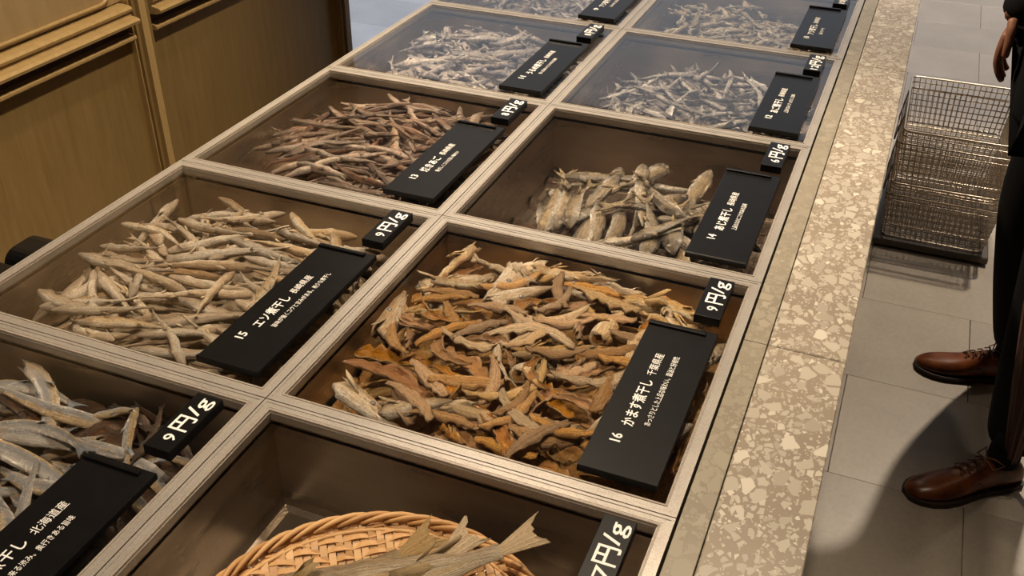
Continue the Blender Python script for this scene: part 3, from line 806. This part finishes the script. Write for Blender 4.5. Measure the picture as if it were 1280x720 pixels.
# named heads of the photograph (pixel of the middle, heading of the snout in plan)
for (px, py, deg, k, lab) in ((712, 356, 190, 0, 'barracuda head with a big open eye near the far side of case 16'), (570, 350, 15, 2, 'barracuda head at the far left of case 16, snout to the right'),
        (700, 470, 60, 1, 'barracuda head with round eye in front of the placard 16'), (640, 345, 215, 3, 'pale barracuda head behind the middle of case 16'), (530, 368, 160, 4, 'reddish barracuda head by the far left wall of case 16'),
        (560, 500, 175, 5, 'barracuda head low in the near left of case 16')):
    fix(P16, K16h[k], px, py, ZT-.03, deg, lab, 'dried fish', G16, 1.15, sink=95, pmax=14)

# case 13: grilled flying fish
K13 = []
for k in range(9):
    L = rnd.uniform(.12, .18); h = L*rnd.uniform(.042, .060)
    Hp = [(0, h*.35), (.1, h*.8), (.3, h*1.05), (.6, h*.9), (.85, h*.5), (1, h*.3)]; Wp = [(0, h*.3), (.1, h*.7), (.3, h*.85), (.7, h*.6), (1, h*.2)]
    K13.append((fish('grilled_flying_fish', L, Hp, Wp, F['ago'], rnd.uniform(-.8, .8), rnd.uniform(-.3, .3), rnd.uniform(0, 180), (.02, .014) if k % 2 else None, k % 4 == 0, seed=100+k, rough=.14), ['reddish grilled fish', 'fork tailed grilled fish'][k % 2]))
P13 = Pile(0, 1, (.56, .46, .48, .52, .080), F['ago'], 'case 13')
heap(P13, K13, 220, blob(.55, .48, .42, .50), yaw_about(15, 50), 'case 13', 'dried fish', 'grilled flying fish heaped in the case numbered 13')

# case 14: golden horse mackerel, small heap
K14 = []
for k in range(8):
    L = rnd.uniform(.10, .135); h = L*.115
    Hp = [(0, h*.22), (.06, h*.55), (.18, h*.92), (.35, h*1.05), (.6, h*.8), (.85, h*.3), (1, h*.15)]; Wp = [(0, h*.2), (.06, h*.38), (.18, h*.5), (.4, h*.42), (.7, h*.28), (1, h*.1)]
    K14.append((fish('horse_mackerel', L, Hp, Wp, F['aji'], rnd.uniform(-.9, .9), rnd.uniform(-.2, .2), rnd.choice([72, 90, 108, -75, -95, 120]), (.026, .016) if k % 3 else None, eye=(.11, h*.27), flaps=1, seed=130+k, rough=.045), ['golden grey mackerel', 'silver fork tailed mackerel'][k % 2]))
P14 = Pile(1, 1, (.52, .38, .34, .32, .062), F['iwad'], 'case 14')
G14 = 'dried horse mackerel heaped in the case numbered 14'
heap(P14, K14, 60, blob(.52, .36, .38, .31), yaw_about(55, 50), 'case 14', 'dried fish', G14, sc=(.9, 1.2))
heap(P14, K14, 45, blob(.50, .42, .30, .28), yaw_about(75, 40), 'case 14', 'dried fish', G14, sc=(.9, 1.25))
heap(P14, K14, 10, blob(.84, .28, .10, .24), yaw_about(55, 50), 'case 14', 'dried fish', G14, sc=(.9, 1.1))
fix(P14, K14[2], 636, 272, ZT-.07, 110, 'single silver fish head lying alone at the left of case 14', 'dried fish', G14, .8)

# third and fourth rows
def slim(nm, mat, L, asp, tail, seed, wid=.7, bend=.8, lab=''):
    h = L*asp
    Hp = [(0, h*.3), (.08, h*.75), (.25, h*1.0), (.5, h*.95), (.8, h*.5), (1, h*.2)]; Wp = [(0, h*.25), (.1, h*.6), (.3, h*.8*wid/.7), (.7, h*.5), (1, h*.12)]
    return (fish(nm, L, Hp, Wp, mat, rnd.uniform(-bend, bend), rnd.uniform(-.25, .25), rnd.uniform(0, 180), tail, seed=seed, N=11, Mv=8, rough=.10), lab)
K11 = [slim('round_herring', F['uru'], rnd.uniform(.085, .115), .085, (.016, .010), 150+k, lab='pinkish silver herring') for k in range(8)]
P11 = Pile(0, 2, (.54, .46, .52, .52, .075), F['uru'], 'case 11')
heap(P11, K11, 230, blob(.53, .48, .50, .52), yaw_about(-5, 45), 'case 11', 'dried fish', 'dried round herring heaped in the left case of the third row')
K12 = [slim('dried_flying_fish', F['tobi'], rnd.uniform(.075, .115), .062, (.02, .016), 170+k, bend=1.2, lab='thin grey fish') for k in range(8)]
P12 = Pile(1, 2, (.52, .42, .52, .50, .070), F['tobi'], 'case 12')
heap(P12, K12, 200, blob(.52, .44, .50, .48), anyyaw, 'case 12', 'dried fish', 'thin grey fish heaped in the case numbered 12')
K09 = [slim('small_silver_fish', F['uru'], rnd.uniform(.06, .08), .09, (.013, .009), 190+k, bend=1.2, lab='bright silver fish') for k in range(6)]
P09 = Pile(0, 3, (.52, .42, .54, .52, .078), F['uru'], 'the far left case')
heap(P09, K09, 220, blob(.52, .42, .52, .50), anyyaw, 'far left case', 'dried fish', 'small silver fish heaped in the far left case')
K10 = [slim('small_pale_fish', F['small'], rnd.uniform(.05, .075), .115, (.014, .010), 210+k, bend=1.3, lab='pale golden fish') for k in range(6)]
P10 = Pile(1, 3, (.50, .44, .54, .52, .078), F['small'], 'the far right case')
heap(P10, K10, 230, blob(.48, .44, .50, .50), anyyaw, 'far right case', 'dried fish', 'small pale fish heaped in the far right case')

# bottom left case: silver sardines
K17, K17d = [], []
for k in range(6):
    L = rnd.uniform(.14, .175); h = L*.064
    Hp = [(0, h*.4), (.06, h*.8), (.18, h*1.0), (.4, h*1.1), (.7, h*.8), (.9, h*.45), (1, h*.3)]; Wp = [(0, h*.3), (.1, h*.6), (.3, h*.75), (.7, h*.5), (1, h*.15)]
    K17.append((fish('sardine', L, Hp, Wp, F['iwa'], rnd.uniform(-1.1, 1.1), rnd.uniform(-.2, .2), rnd.choice([55, 75, 95, 115]), (.022, .012) if k % 2 else None, torn_head=k % 2 == 0, eye=(.09, h*.26) if k % 2 else None, N=20, Mv=12, seed=230+k, rough=.03, flaps=1), 'yellow backed silver sardine'))
for k in range(5):
    L = rnd.uniform(.07, .12); h = L*.075
    K17d.append((fish('sardine', L, [(0, h*.5), (.3, h), (1, h*.3)], [(0, h*.4), (.3, h*.7), (1, h*.15)], F['iwad' if k % 2 else 'iwa'], rnd.uniform(-.8, .8), 0, rnd.uniform(40, 120), (.016, .008), True, seed=250+k, rough=.12), 'broken dark sardine'))
P17 = Pile(0, -1, (.5, .5, .72, .72, .078), F['iwad'], 'the bottom left case')
G17 = 'dried sardines in the bottom left case'
heap(P17, K17d, 90, lambda t: (rnd.uniform(.05, .97), rnd.uniform(.05, .97)), yaw_about(0, 40), 'bottom left case', 'dried fish', G17, sc=(.8, 1.1))
heap(P17, K17, 16, blob(.5, .5, .55, .55), yaw_about(-10, 30), 'bottom left case', 'dried fish', G17)
h = .0105
big = (fish('sardine', .16, [(0, h*.6), (.1, h*1.0), (.4, h*1.1), (.8, h*.8), (1, h*.6)], [(0, h*.5), (.3, h*.8), (1, h*.5)], F['iwa'], -1.5, 0, 70, None, True, True, N=22, Mv=14, seed=262, rough=.03, flaps=1), '')
fix(P17, big, 55, 492, ZT-.03, 118, 'long bent silver sardine curving down from the upper left, topmost in the bottom left case', 'dried fish', G17, 1.05, sink=96)
fix(P17, K17[1], 40, 545, ZT-.03, 185, 'straight silver sardine lying under the bent one', 'dried fish', G17, 1.0, sink=90)
fix(P17, K17[0], 40, 583, ZT-.03, 175, 'yellow backed sardine just above the bottom left placard', 'dried fish', G17, 1.0, sink=90)
fix(P17, K17[3], 160, 548, ZT-.03, 125, 'short sardine pointing down to the bottom left price tag', 'dried fish', G17, .7, sink=90)

for P in PILES: finish(P)

# ------------------------------------------------------------------ bamboo basket
BX, BY, BR = .694, -.228, .166
BZ = ZT-.034
bas = empty('bamboo_basket', (BX, BY, BZ-.03), 'round flat woven bamboo basket at the bottom of the photo', 'basket')
def dish(r):  # depth below the rim
    k = max(0, min(1, (r-BR*.62)/(BR*.38))); return -.022*(1-k*k*(3-2*k)) + .026
def strip(name, pts, wv, wid, th, parent, mat):
    vs, fs = [], []
    for p, n_, s_ in zip(pts, *wv):
        for a, c in ((-1, -1), (1, -1), (1, 1), (-1, 1)):
            vs.append(Vector(p)+s_*a*wid*.5+n_*c*th*.5)
    k = len(pts)
    for i in range(k-1):
        for j in range(4): fs.append((i*4+j, i*4+(j+1) % 4, i*4+4+(j+1) % 4, i*4+4+j))
    fs += [(0, 1, 2, 3), ((k-1)*4+3, (k-1)*4+2, (k-1)*4+1, (k-1)*4)]
    b = MB(); b.add(vs, fs); return b.obj(name, mat, parent)
pitch = .0078
N_ = int(BR*.97/pitch)
for axis in (0, 1):
    for i in range(-N_, N_+1):
        c = i*pitch; half = math.sqrt(max(0, (BR*.965)**2-c*c))
        if half < .02: continue
        pts, nn, ss = [], [], []
        k = max(4, int(2*half/pitch*1))
        for j in range(k+1):
            t = -half+2*half*j/k
            jj = round(t/pitch)
            ov = ((i+jj) % 4 < 2) if axis == 0 else not ((i+jj) % 4 < 2)
            r = math.hypot(t, c)
            z = dish(r)+(.0009 if ov else -.0009)
            q = (t, c) if axis == 0 else (c, t)
            # weave turned 35 degrees against the case
            ca, sa = math.cos(.62), math.sin(.62)
            pts.append((q[0]*ca-q[1]*sa, q[0]*sa+q[1]*ca, z)); nn.append(Vector((0, 0, 1)))
            ss.append(Vector((-sa, ca, 0)) if axis == 0 else Vector((ca, sa, 0)))
        strip('bamboo_strip', pts, (nn, ss), pitch*.86, .0010, bas, M['bamboo'])
# twisted rim wraps
NW = 44
for i in range(NW):
    pts, rs = [], []
    for j in range(9):
        t = j/8; a = 2*PI*(i+t*2.7)/NW; ph = -PI*.15+t*PI*1.05
        rr = BR+.0075*math.cos(ph+.6); z = .026+.0085*math.sin(ph)
        pts.append((rr*math.cos(a), rr*math.sin(a), z)); rs.append(.0030*(.45+.55*math.sin(PI*min(1, max(.12, t)))))
    b = MB(); b.tube(pts, rs, 6); b.obj('rim_strip', M['bamboo'], bas, True)
b = MB(); b.tube([(BR*math.cos(2*PI*k/60), BR*math.sin(2*PI*k/60), .026) for k in range(60)], .0052, 6, closed=True); b.obj('rim_core', M['bamboo'], bas, True)
b = MB(); b.tube([((BR-.012)*math.cos(2*PI*k/60), (BR-.012)*math.sin(2*PI*k/60), .024) for k in range(60)], .0022, 6, closed=True); b.obj('inner_hoop', M['bamboo'], bas, True)
# stand-off feet so it rests on the pan
b = MB()
for k in range(3):
    a = k*2.1; b.tube([((BR-.03)*math.cos(a), (BR-.03)*math.sin(a), .010), ((BR-.03)*math.cos(a), (BR-.03)*math.sin(a), -(BZ-.03-(ZT-TDEP-.01)-.002))], .006, 8)
b.obj('foot', M['bamboo'], bas, True)
# large fish on the basket, tails to the far rim
hh = .021
def bigfish(k, bend, roll):
    return fish('large_dried_fish', .20, [(0, hh*.4), (.1, hh*.9), (.35, hh*1.25), (.65, hh*.9), (.88, hh*.42), (1, hh*.45)], [(0, hh*.2), (.2, hh*.45), (.6, hh*.36), (.9, hh*.2), (1, hh*.08)],
                F['big'], bend, 0, roll, None, eye=(.12, .003), N=26, Mv=16, seed=300+k, rough=.05)
def fin_obj(parent, loc, rz, L, Wd, seed, name='tail_fin', tilt=.35):
    rg = random.Random(seed); b = MB(); n = 11; vs = []; fs = []
    for i in range(n):
        s = i/(n-1)*2-1
        for j in range(5):
            t = j/4; wv = Wd*(.28+.72*t)*s; e = L*t*(1-(.25*(1-abs(s)) if t == 1 else 0)+(rg.uniform(-.06, .05) if t == 1 else 0))
            for c in (0, 1): vs.append((-e, wv, (.0009 if i % 2 else -.0009)*(.5+t)+c*-.0009))
    for i in range(n-1):
        for j in range(4):
            a = (i*5+j)*2; d = ((i+1)*5+j)*2
            fs.append((a, d, d+2, a+2)); fs.append((a+1, a+3, d+3, d+1))
    for i in range(n-1):
        a = (i*5+4)*2; d = ((i+1)*5+4)*2; fs.append((a, d, d+1, a+1))
    for i in (0, n-1):
        for j in range(4): a = (i*5+j)*2; fs.append((a, a+2, a+3, a+1))
    b.add(vs, fs)
    me = b.mesh(name, F['big'], False, {'dors': [0]*len(vs), 'along': [1.2]*len(vs)})
    o = link(name, me, parent, loc, (0, tilt, rz)); return o
for k, (tx, ty, deg, bend, lab) in enumerate(((500, 690, -140, .45, 'large dried fish on the bamboo basket, tail standing at the far rim'), (552, 704, -132, .4, 'large dried fish on the bamboo basket, tail just right of the topmost tail'), (626, 704, -148, .3, 'large dried fish whose ragged tail points to the right rim of the bamboo basket'))):
    d = bigfish(k, bend, 82 if k != 1 else 98)
    tp = at_z(tx, ty, BZ+.02)
    yaw = math.radians(deg)
    # place so that the tail base sits at tp
    q = d['spine'][-1][0]
    rot = Matrix.Rotation(yaw, 3, 'Z') @ Matrix.Rotation(math.radians(3+2*k), 3, 'Y')
    loc = Vector((tp.x, tp.y, BZ+.008+.006*k)) - rot @ Vector((q.x, q.y, 0)); loc.z = BZ+.010+.007*k
    o = link('large_dried_fish', d['mesh'], None, loc, rot.to_euler()); tag(o, lab, 'dried fish', 'large dried fish on the bamboo basket')
    l, er, es = d['eye']; e = link('eye', EYE, o, l, er); e.scale = (es,)*3
    sp2 = d['spine'][-2][0]; dirv = q-sp2; fin_obj(o, q-dirv.normalized()*.003, math.atan2(-dirv.y, -dirv.x), .046, .019, k, 'tail_fin', .30)
    m = d['spine'][17]; fin_obj(o, m[0]+Vector((0, m[1]*.8, 0)), .9, .026, .010, k+9, 'back_fin', .1)
    m = d['spine'][18]; fin_obj(o, m[0]-Vector((0, m[1]*.8, 0)), -.9, .022, .009, k+19, 'belly_fin', .1)

# ------------------------------------------------------------------ black holder at the left edge of the counter
hb = empty('black_holder', (-.045, .27, .90), 'black rounded plastic holder peeking out behind the left edge of case 15', 'holder')
def rbox(b, x0, x1, y0, y1, z0, z1, r):
    prof = []
    for (cy, cz, a0) in ((y1-r, z1-r, 0), (y0+r, z1-r, 90)):
        for k in range(6): a = math.radians(a0+k*18); prof.append((cy+r*math.cos(a), cz+r*math.sin(a)))
    prof += [(y0, z0), (y1, z0)]; n = len(prof)
    v = [(x, y-.27, z-.90) for x in (x0, x1) for y, z in prof]
    b.add([(p[0]+.045, p[1], p[2]) for p in v], [(i, (i+1) % n, n+(i+1) % n, n+i) for i in range(n)]+[tuple(range(n)), tuple(range(n, 2*n))[::-1]])
b = MB(); rbox(b, -.064, -.004, .136, .207, .85, .931, .022); b.obj('cap', M['black'], hb)
b = MB(); rbox(b, -.064, -.004, .01, .132, .85, .926, .01); b.obj('body', M['black'], hb)

# ------------------------------------------------------------------ stack of wire baskets
SX, SY = 1.222, 2.585
dol = MB(); dol.box(-.172, .172, -.245, .245, .010, .030, 0, .004)
for sx in (-1, 1):
    for sy in (-1, 1): dol.tube([(sx*.14, sy*.2, 0), (sx*.14, sy*.2, .012)], .02, 8)
o = dol.obj('basket_dolly', M['wire_dark'], None, False, None, (SX, SY, 0)); tag(o, 'flat dark dolly under the stack of wire baskets', 'dolly')
def wire_basket():
    r = empty('wire_basket'); H = .155; w0, w1, d0, d1 = .150, .166, .222, .243
    def rect(w, d, z, rad, nm):
        pts = []; c = .02
        for (cx, cy, a0) in ((w-c, d-c, 0), (-w+c, d-c, 90), (-w+c, -d+c, 180), (w-c, -d+c, 270)):
            for k in range(4): a = math.radians(a0+k*30); pts.append((cx+c*math.cos(a), cy+c*math.sin(a), z))
        b = MB(); b.tube(pts, rad, 6, closed=True); return b.obj(nm, M['wire'], r, True)
    rect(w1, d1, H, .0034, 'top_rim'); rect(w1-.001, d1-.001, H-.018, .0024, 'second_rim'); rect(w0, d0, .003, .003, 'bottom_rim')
    b = MB(); R = .0013
    for k in range(6):
        z = .02+k*.0195; f = z/H; w = w0+(w1-w0)*f; d = d0+(d1-d0)*f
        b.tube([(w, d, z), (-w, d, z), (-w, -d, z), (w, -d, z)], R, 4, closed=True)
    for i in range(-9, 10):
        f = i/9.5
        for s in (-1, 1): b.tube([(f*w0, s*d0, .003), (f*w1, s*d1, H)], R, 4)
        b.tube([(f*w0, -d0, .003), (f*w0, d0, .003)], R, 4)
    for i in range(-13, 14):
        f = i/13.5
        for s in (-1, 1): b.tube([(s*w0, f*d0, .003), (s*w1, f*d1, H)], R, 4)
        b.tube([(-w0, f*d0, .003), (w0, f*d0, .003)], R, 4)
    g = b.obj('wire_grid', M['wire'], r); g['kind'] = 'stuff'
    for s in (-1, 1):
        b = MB(); b.tube([(s*w1*1.02, -.10, H), (s*(w1*1.02+.006), -.10, H-.05), (s*(w1*1.02+.006), .10, H-.05), (s*w1*1.02, .10, H)], .003, 6); b.obj('handle', M['wire'], r, True)
    return r
wb = wire_basket()
for k, (z, lab) in enumerate(((.032, 'wire shopping basket at the bottom of the stack on the floor'), (.075, 'wire shopping basket second from the bottom of the stack'),
                              (.205, 'wire shopping basket second from the top of the stack'), (.248, 'wire shopping basket on top of the stack, open and empty'))):
    c = wb if k == 0 else dup(wb)
    c.location = (SX+[0, .004, -.002, .004][k], SY+[0, -.003, .004, 0][k], z); c.rotation_euler.z = [0, .01, -.012, .008][k]
    tag(c, lab, 'basket', 'stacked wire shopping baskets')

# ------------------------------------------------------------------ person
per = empty('person', (1.46, 1.55, 0), 'person in black coat and trousers with brown leather shoes, standing at the counter', 'person')
def skin_obj(name, verts, edges, radii, mat, parent, root=0, sub=2):
    me = bpy.data.meshes.new(name); me.from_pydata([Vector(v)-parent.location for v in verts], edges, [])
    me.materials.append(mat); o = link(name, me, parent)
    m = o.modifiers.new('skin', 'SKIN'); m.use_smooth_shade = True
    for i, r in enumerate(radii):
        sv = me.skin_vertices[0].data[i]; sv.radius = (r, r) if not isinstance(r, tuple) else r; sv.use_root = (i == root)
    s = o.modifiers.new('sub', 'SUBSURF'); s.levels = sub; s.render_levels = sub
    return o
# joints
HIP = (1.41, 1.54, .93)
body_v = [HIP, (1.39, 1.54, 1.15), (1.37, 1.54, 1.38), (1.36, 1.54, 1.49), (1.34, 1.54, 1.60), (1.34, 1.54, 1.70),
          (1.41, 1.44, .88), (1.415, 1.375, .50), (1.435, 1.335, .09), (1.40, 1.64, .88), (1.385, 1.70, .50), (1.455, 1.762, .09),
          (1.38, 1.37, 1.40), (1.46, 1.28, 1.13), (1.45, 1.15, 1.06), (1.37, 1.71, 1.40), (1.33, 1.74, 1.14), (1.215, 1.66, 1.0),
          (1.36, 1.09, 1.01), (1.205, 1.658, .955)]
body_e = [(0, 1), (1, 2), (2, 3), (3, 4), (4, 5), (0, 6), (6, 7), (7, 8), (0, 9), (9, 10), (10, 11), (2, 12), (12, 13), (13, 14), (2, 15), (15, 16), (16, 17), (14, 18), (17, 19)]
skin_obj('body', body_v, body_e, [.11, .11, .12, .055, .085, .085, .07, .05, .035, .07, .05, .035, .05, .038, .027, .05, .038, .027, (.032, .016), (.030, .016)], M['skin'], per)
# trousers
tv = [HIP, (1.41, 1.46, .86), (1.42, 1.44, .55), (1.425, 1.385, .30), (1.437, 1.345, .075), (1.39, 1.62, .86), (1.37, 1.68, .55), (1.41, 1.73, .30), (1.455, 1.757, .085)]
skin_obj('trousers', tv, [(0, 1), (1, 2), (2, 3), (3, 4), (0, 5), (5, 6), (6, 7), (7, 8)], [.15, .115, .092, .080, .070, .115, .092, .078, .066], M['cloth'], per)
# coat with sleeves
cv = [(1.42, 1.54, .80), (1.41, 1.54, .98), (1.39, 1.54, 1.2), (1.37, 1.54, 1.38), (1.362, 1.54, 1.47), (1.38, 1.37, 1.40), (1.46, 1.27, 1.13), (1.43, 1.14, 1.08), (1.37, 1.71, 1.40), (1.33, 1.735, 1.15), (1.26, 1.69, 1.06), (1.208, 1.66, .955)]
skin_obj('coat', cv, [(0, 1), (1, 2), (2, 3), (3, 4), (3, 5), (5, 6), (6, 7), (3, 8), (8, 9), (9, 10), (10, 11)], [(.17, .20), (.16, .19), (.15, .18), (.13, .17), .075, .08, .065, .052, .08, .065, .058, .046], M['cloth'], per, root=1)
# face and hair
b = MB()
def ell(b, c, r, n=12, m=8, mi=0, zmin=-1):
    vs, fs = [], []
    for i in range(m+1):
        for k in range(n):
            th = PI*i/m; vs.append((c[0]+r[0]*math.sin(th)*math.cos(2*PI*k/n), c[1]+r[1]*math.sin(th)*math.sin(2*PI*k/n), c[2]+r[2]*max(zmin, math.cos(th))))
    for i in range(m):
        for k in range(n): fs.append((i*n+k, i*n+(k+1) % n, (i+1)*n+(k+1) % n, (i+1)*n+k))
    b.add(vs, fs, mi)
o_ = Vector((1.46, 1.55, 0))
def pc(x, y, z): return (x-o_.x, y-o_.y, z)
b = MB(); ell(b, pc(1.375, 1.54, 1.70), (.098, .088, .105), zmin=-.35); b.obj('hair', M['hair'], per, True)
for s in (-1, 1):
    b = MB(); ell(b, pc(1.272, 1.54+s*.032, 1.665), (.012, .014, .010)); b.obj('eye', M['white'], per, True)
    b = MB(); ell(b, pc(1.355, 1.54+s*.086, 1.655), (.018, .010, .030)); b.obj('ear', M['skin'], per, True)
b = MB(); b.tube([pc(1.262, 1.54, 1.675), pc(1.240, 1.54, 1.635), pc(1.262, 1.54, 1.625)], [.008, .012, .008], 8); b.obj('nose', M['skin'], per, True)
b = MB(); b.tube([pc(1.265, 1.518, 1.598), pc(1.258, 1.54, 1.597), pc(1.265, 1.562, 1.598)], [.004, .007, .004], 6); b.obj('mouth', simple('lips', (.30, .09, .07), .5), per, True)
# fingers
def hand(wx, wy, wz, dirv, spread, sgn):
    d = Vector(dirv).normalized(); s = Vector(spread).normalized(); cu = d.cross(s)*sgn
    P0 = Vector((wx, wy, wz))
    for k, (ln, off) in enumerate(((.070, -.024), (.078, -.008), (.074, .008), (.060, .023))):
        a = P0 + s*off*.8; p1 = P0 + d*.035 + s*off; p2 = p1 + d*ln*.45 + cu*.004; p3 = p2 + d*ln*.30 + cu*.012; p4 = p3 + d*ln*.2 + cu*.014
        skin_obj('finger', [a, p1, p2, p3, p4], [(0, 1), (1, 2), (2, 3), (3, 4)], [.010, .0095, .0088, .0082, .007], M['skin'], per)
    a = P0 - d*.03 - s*.018; p1 = a + d*.02 - s*.018 + cu*.006; p2 = p1 + d*.032 - s*.008 + cu*.006; p3 = p2 + d*.026 + cu*.004
    skin_obj('thumb', [a, p1, p2, p3], [(0, 1), (1, 2), (2, 3)], [.012, .011, .0095, .008], M['skin'], per)
hand(1.205, 1.657, .945, (-.12, 0, -1), (.15, 1, 0), 1)
hand(1.345, 1.08, 1.00, (-.3, -.1, -1), (.5, -.8, 0), -1)
# shoes
def shoe(toe, heel, label):
    toe, heel = Vector(toe), Vector(heel); dv = toe-heel; L = dv.length; ang = math.atan2(dv.y, dv.x)
    r = link('shoe', None, per, heel-per.location, (0, 0, ang))
    # sections: x, half width, height top, centre shift
    S = [(-.006, .016, .040, .0), (0.0, .026, .060, 0), (.03, .032, .074, 0), (.06, .034, .082, 0), (.09, .034, .083, .001), (.12, .036, .074, .002), (.15, .041, .060, .004), (.18, .046, .051, .005), (.21, .047, .046, .005), (.24, .043, .041, .003), (.262, .034, .035, .001), (.276, .022, .027, 0), (.283, .010, .020, 0)]
    k_ = L/.283; b = MB(); n = 14; vs, fs = [], []
    for (x, hw, ht, cy) in S:
        for j in range(n):
            a = PI*j/(n-1); pw = .75
            cx_, sy_ = math.cos(a), math.sin(a)
            yy = hw*math.copysign(abs(cx_)**pw, cx_)*(1-.12*sy_); zz = .012+(ht-.012)*abs(sy_)**.8
            vs.append((x*k_, yy+cy, zz))
    for i in range(len(S)-1):
        for j in range(n-1): fs.append((i*n+j, (i+1)*n+j, (i+1)*n+j+1, i*n+j+1))
        fs.append((i*n, i*n+n-1, (i+1)*n+n-1, (i+1)*n))
    fs += [tuple(range(n)), tuple(range((len(S)-1)*n, len(S)*n))[::-1]]
    b.add(vs, fs); up_ = b.obj('upper', M['leather'], r, True)
    s = up_.modifiers.new('sub', 'SUBSURF'); s.levels = s.render_levels = 1
    b = MB(); out = [(x*k_, cy+hw+.004) for (x, hw, ht, cy) in S]+[(x*k_, cy-hw-.004) for (x, hw, ht, cy) in S[::-1]]
    m = len(out); v = [(x, y, z) for z in (0, .014) for x, y in out]
    b.add(v, [(i, (i+1) % m, m+(i+1) % m, m+i) for i in range(m)]+[tuple(range(m))[::-1], tuple(range(m, 2*m))]); b.obj('sole', M['sole'], r)
    b = MB()
    for i in range(4):
        x = (.100+.017*i)*k_; z = (.083-.0075*i)
        b.tube([(x, -.018, z-.008), (x+.004, -.006, z+.0015), (x+.006, .006, z+.0015), (x+.012, .019, z-.009)], .0019, 5)
        b.tube([(x, .018, z-.008), (x+.004, .006, z+.003), (x+.006, -.006, z+.003), (x+.012, -.019, z-.009)], .0019, 5)
    for s_ in (-1, 1): b.tube([(.098*k_, 0, .087), (.09*k_, s_*.02, .094), (.075*k_, s_*.034, .086), (.10*k_, s_*.030, .074), (.104*k_, s_*.004, .086)], .0017, 5)
    b.obj('laces', M['lace'], r, True)
    b = MB()   # facing flap seams and toe seam
    for s_ in (-1, 1): b.tube([(.165*k_, s_*.010, .0575), (.150*k_, s_*.030, .050), (.12*k_, s_*.0365, .040), (.10*k_, s_*.0365, .020)], .0012, 5)
    b.obj('seam', M['sole'], r, True)
    b = MB(); b.tube([(.055*k_, 0, .07), (.055*k_, 0, .115)], [.036, .034], 14, cap=False); b.tube([(.055*k_, 0, .10), (.055*k_, 0, .16)], .033, 14); b.obj('sock', M['cloth'], r, True)
    return r
shoe((1.228, 1.198, 0), (1.462, 1.352, 0), '')
shoe((1.217, 1.722, 0), (1.486, 1.765, 0), '')

# umbrella, tip on the floor, leaning to the right
tip = Vector((1.440, 1.330, 0.0)); topv = Vector((1.335, 1.06, .95)); ax = (topv-tip)
um = empty('umbrella', tip, 'folded brown pinstriped umbrella with its tip on the floor beside the near shoe', 'umbrella')
b = MB(); n = 48; vs, fs, dd = [], [], []
side = ax.cross(Vector((0, 1, .2))).normalized(); oth = ax.normalized().cross(side)
for t, r in ((.07, .006), (.10, .012), (.2, .022), (.4, .036), (.6, .047), (.70, .050), (.74, .046), (.76, .020)):
    for k in range(n):
        a = 2*PI*k/n; rr = r*(1+.16*math.sin(8*a+t*5)); vs.append(ax*t+side*rr*math.cos(a)+oth*rr*math.sin(a)); dd.append(k/n if k < n/2 else 1-k/n)
for i in range(7):
    for k in range(n): fs.append((i*n+k, i*n+(k+1) % n, (i+1)*n+(k+1) % n, (i+1)*n+k))
b.add(vs, fs); b.obj('canopy', M['umbrella'], um, True, {'dors': dd, 'along': dd})
b = MB(); b.tube([ax*0, ax*.08], [.003, .005], 8); b.obj('tip', M['black'], um, True)
b = MB(); b.tube([ax*.06, ax*.97], .005, 8); b.obj('shaft', M['black'], um, True)
b = MB(); hp = [ax*.95+Vector((0, 0, 0)), ax*1.02, ax*1.06+Vector((0, .03, 0)), ax*1.05+Vector((0, .065, 0)), ax*.99+Vector((0, .075, 0))]; b.tube(hp, .011, 8); b.obj('handle', M['leather'], um, True)
# ochre cloth bag beside the knee, only its corner in view
bg = at_y(1270, 262, 1.36)
b = MB(); vs, fs = [], []
for i in range(9):
    for k in range(12):
        t = i/8; a = 2*PI*k/12; r = .048*(math.sin(PI*(.12+.76*t))**.5)*(1+.07*math.sin(5*a+t*7))
        vs.append((r*math.cos(a), r*.8*math.sin(a), -.13*t))
for i in range(8):
    for k in range(12): fs.append((i*12+k, i*12+(k+1) % 12, (i+1)*12+(k+1) % 12, (i+1)*12+k))
fs += [tuple(range(12)), tuple(range(96, 108))[::-1]]
bo = empty('cloth_bag', (bg.x+.092, 1.36, bg.z+.01), 'ochre cloth bag hanging beside the black trousers at the right edge', 'bag')
b.add(vs, fs); b.obj('bag_body', M['ochre'], bo, True)
b = MB(); b.tube([(-.03, 0, -.01), (-.025, 0, .10), (-.03, .03, .19)], .004, 6); b.tube([(.03, 0, -.01), (.0, .0, .10), (-.03, .03, .19)], .004, 6); b.obj('bag_strap', M['ochre'], bo, True)
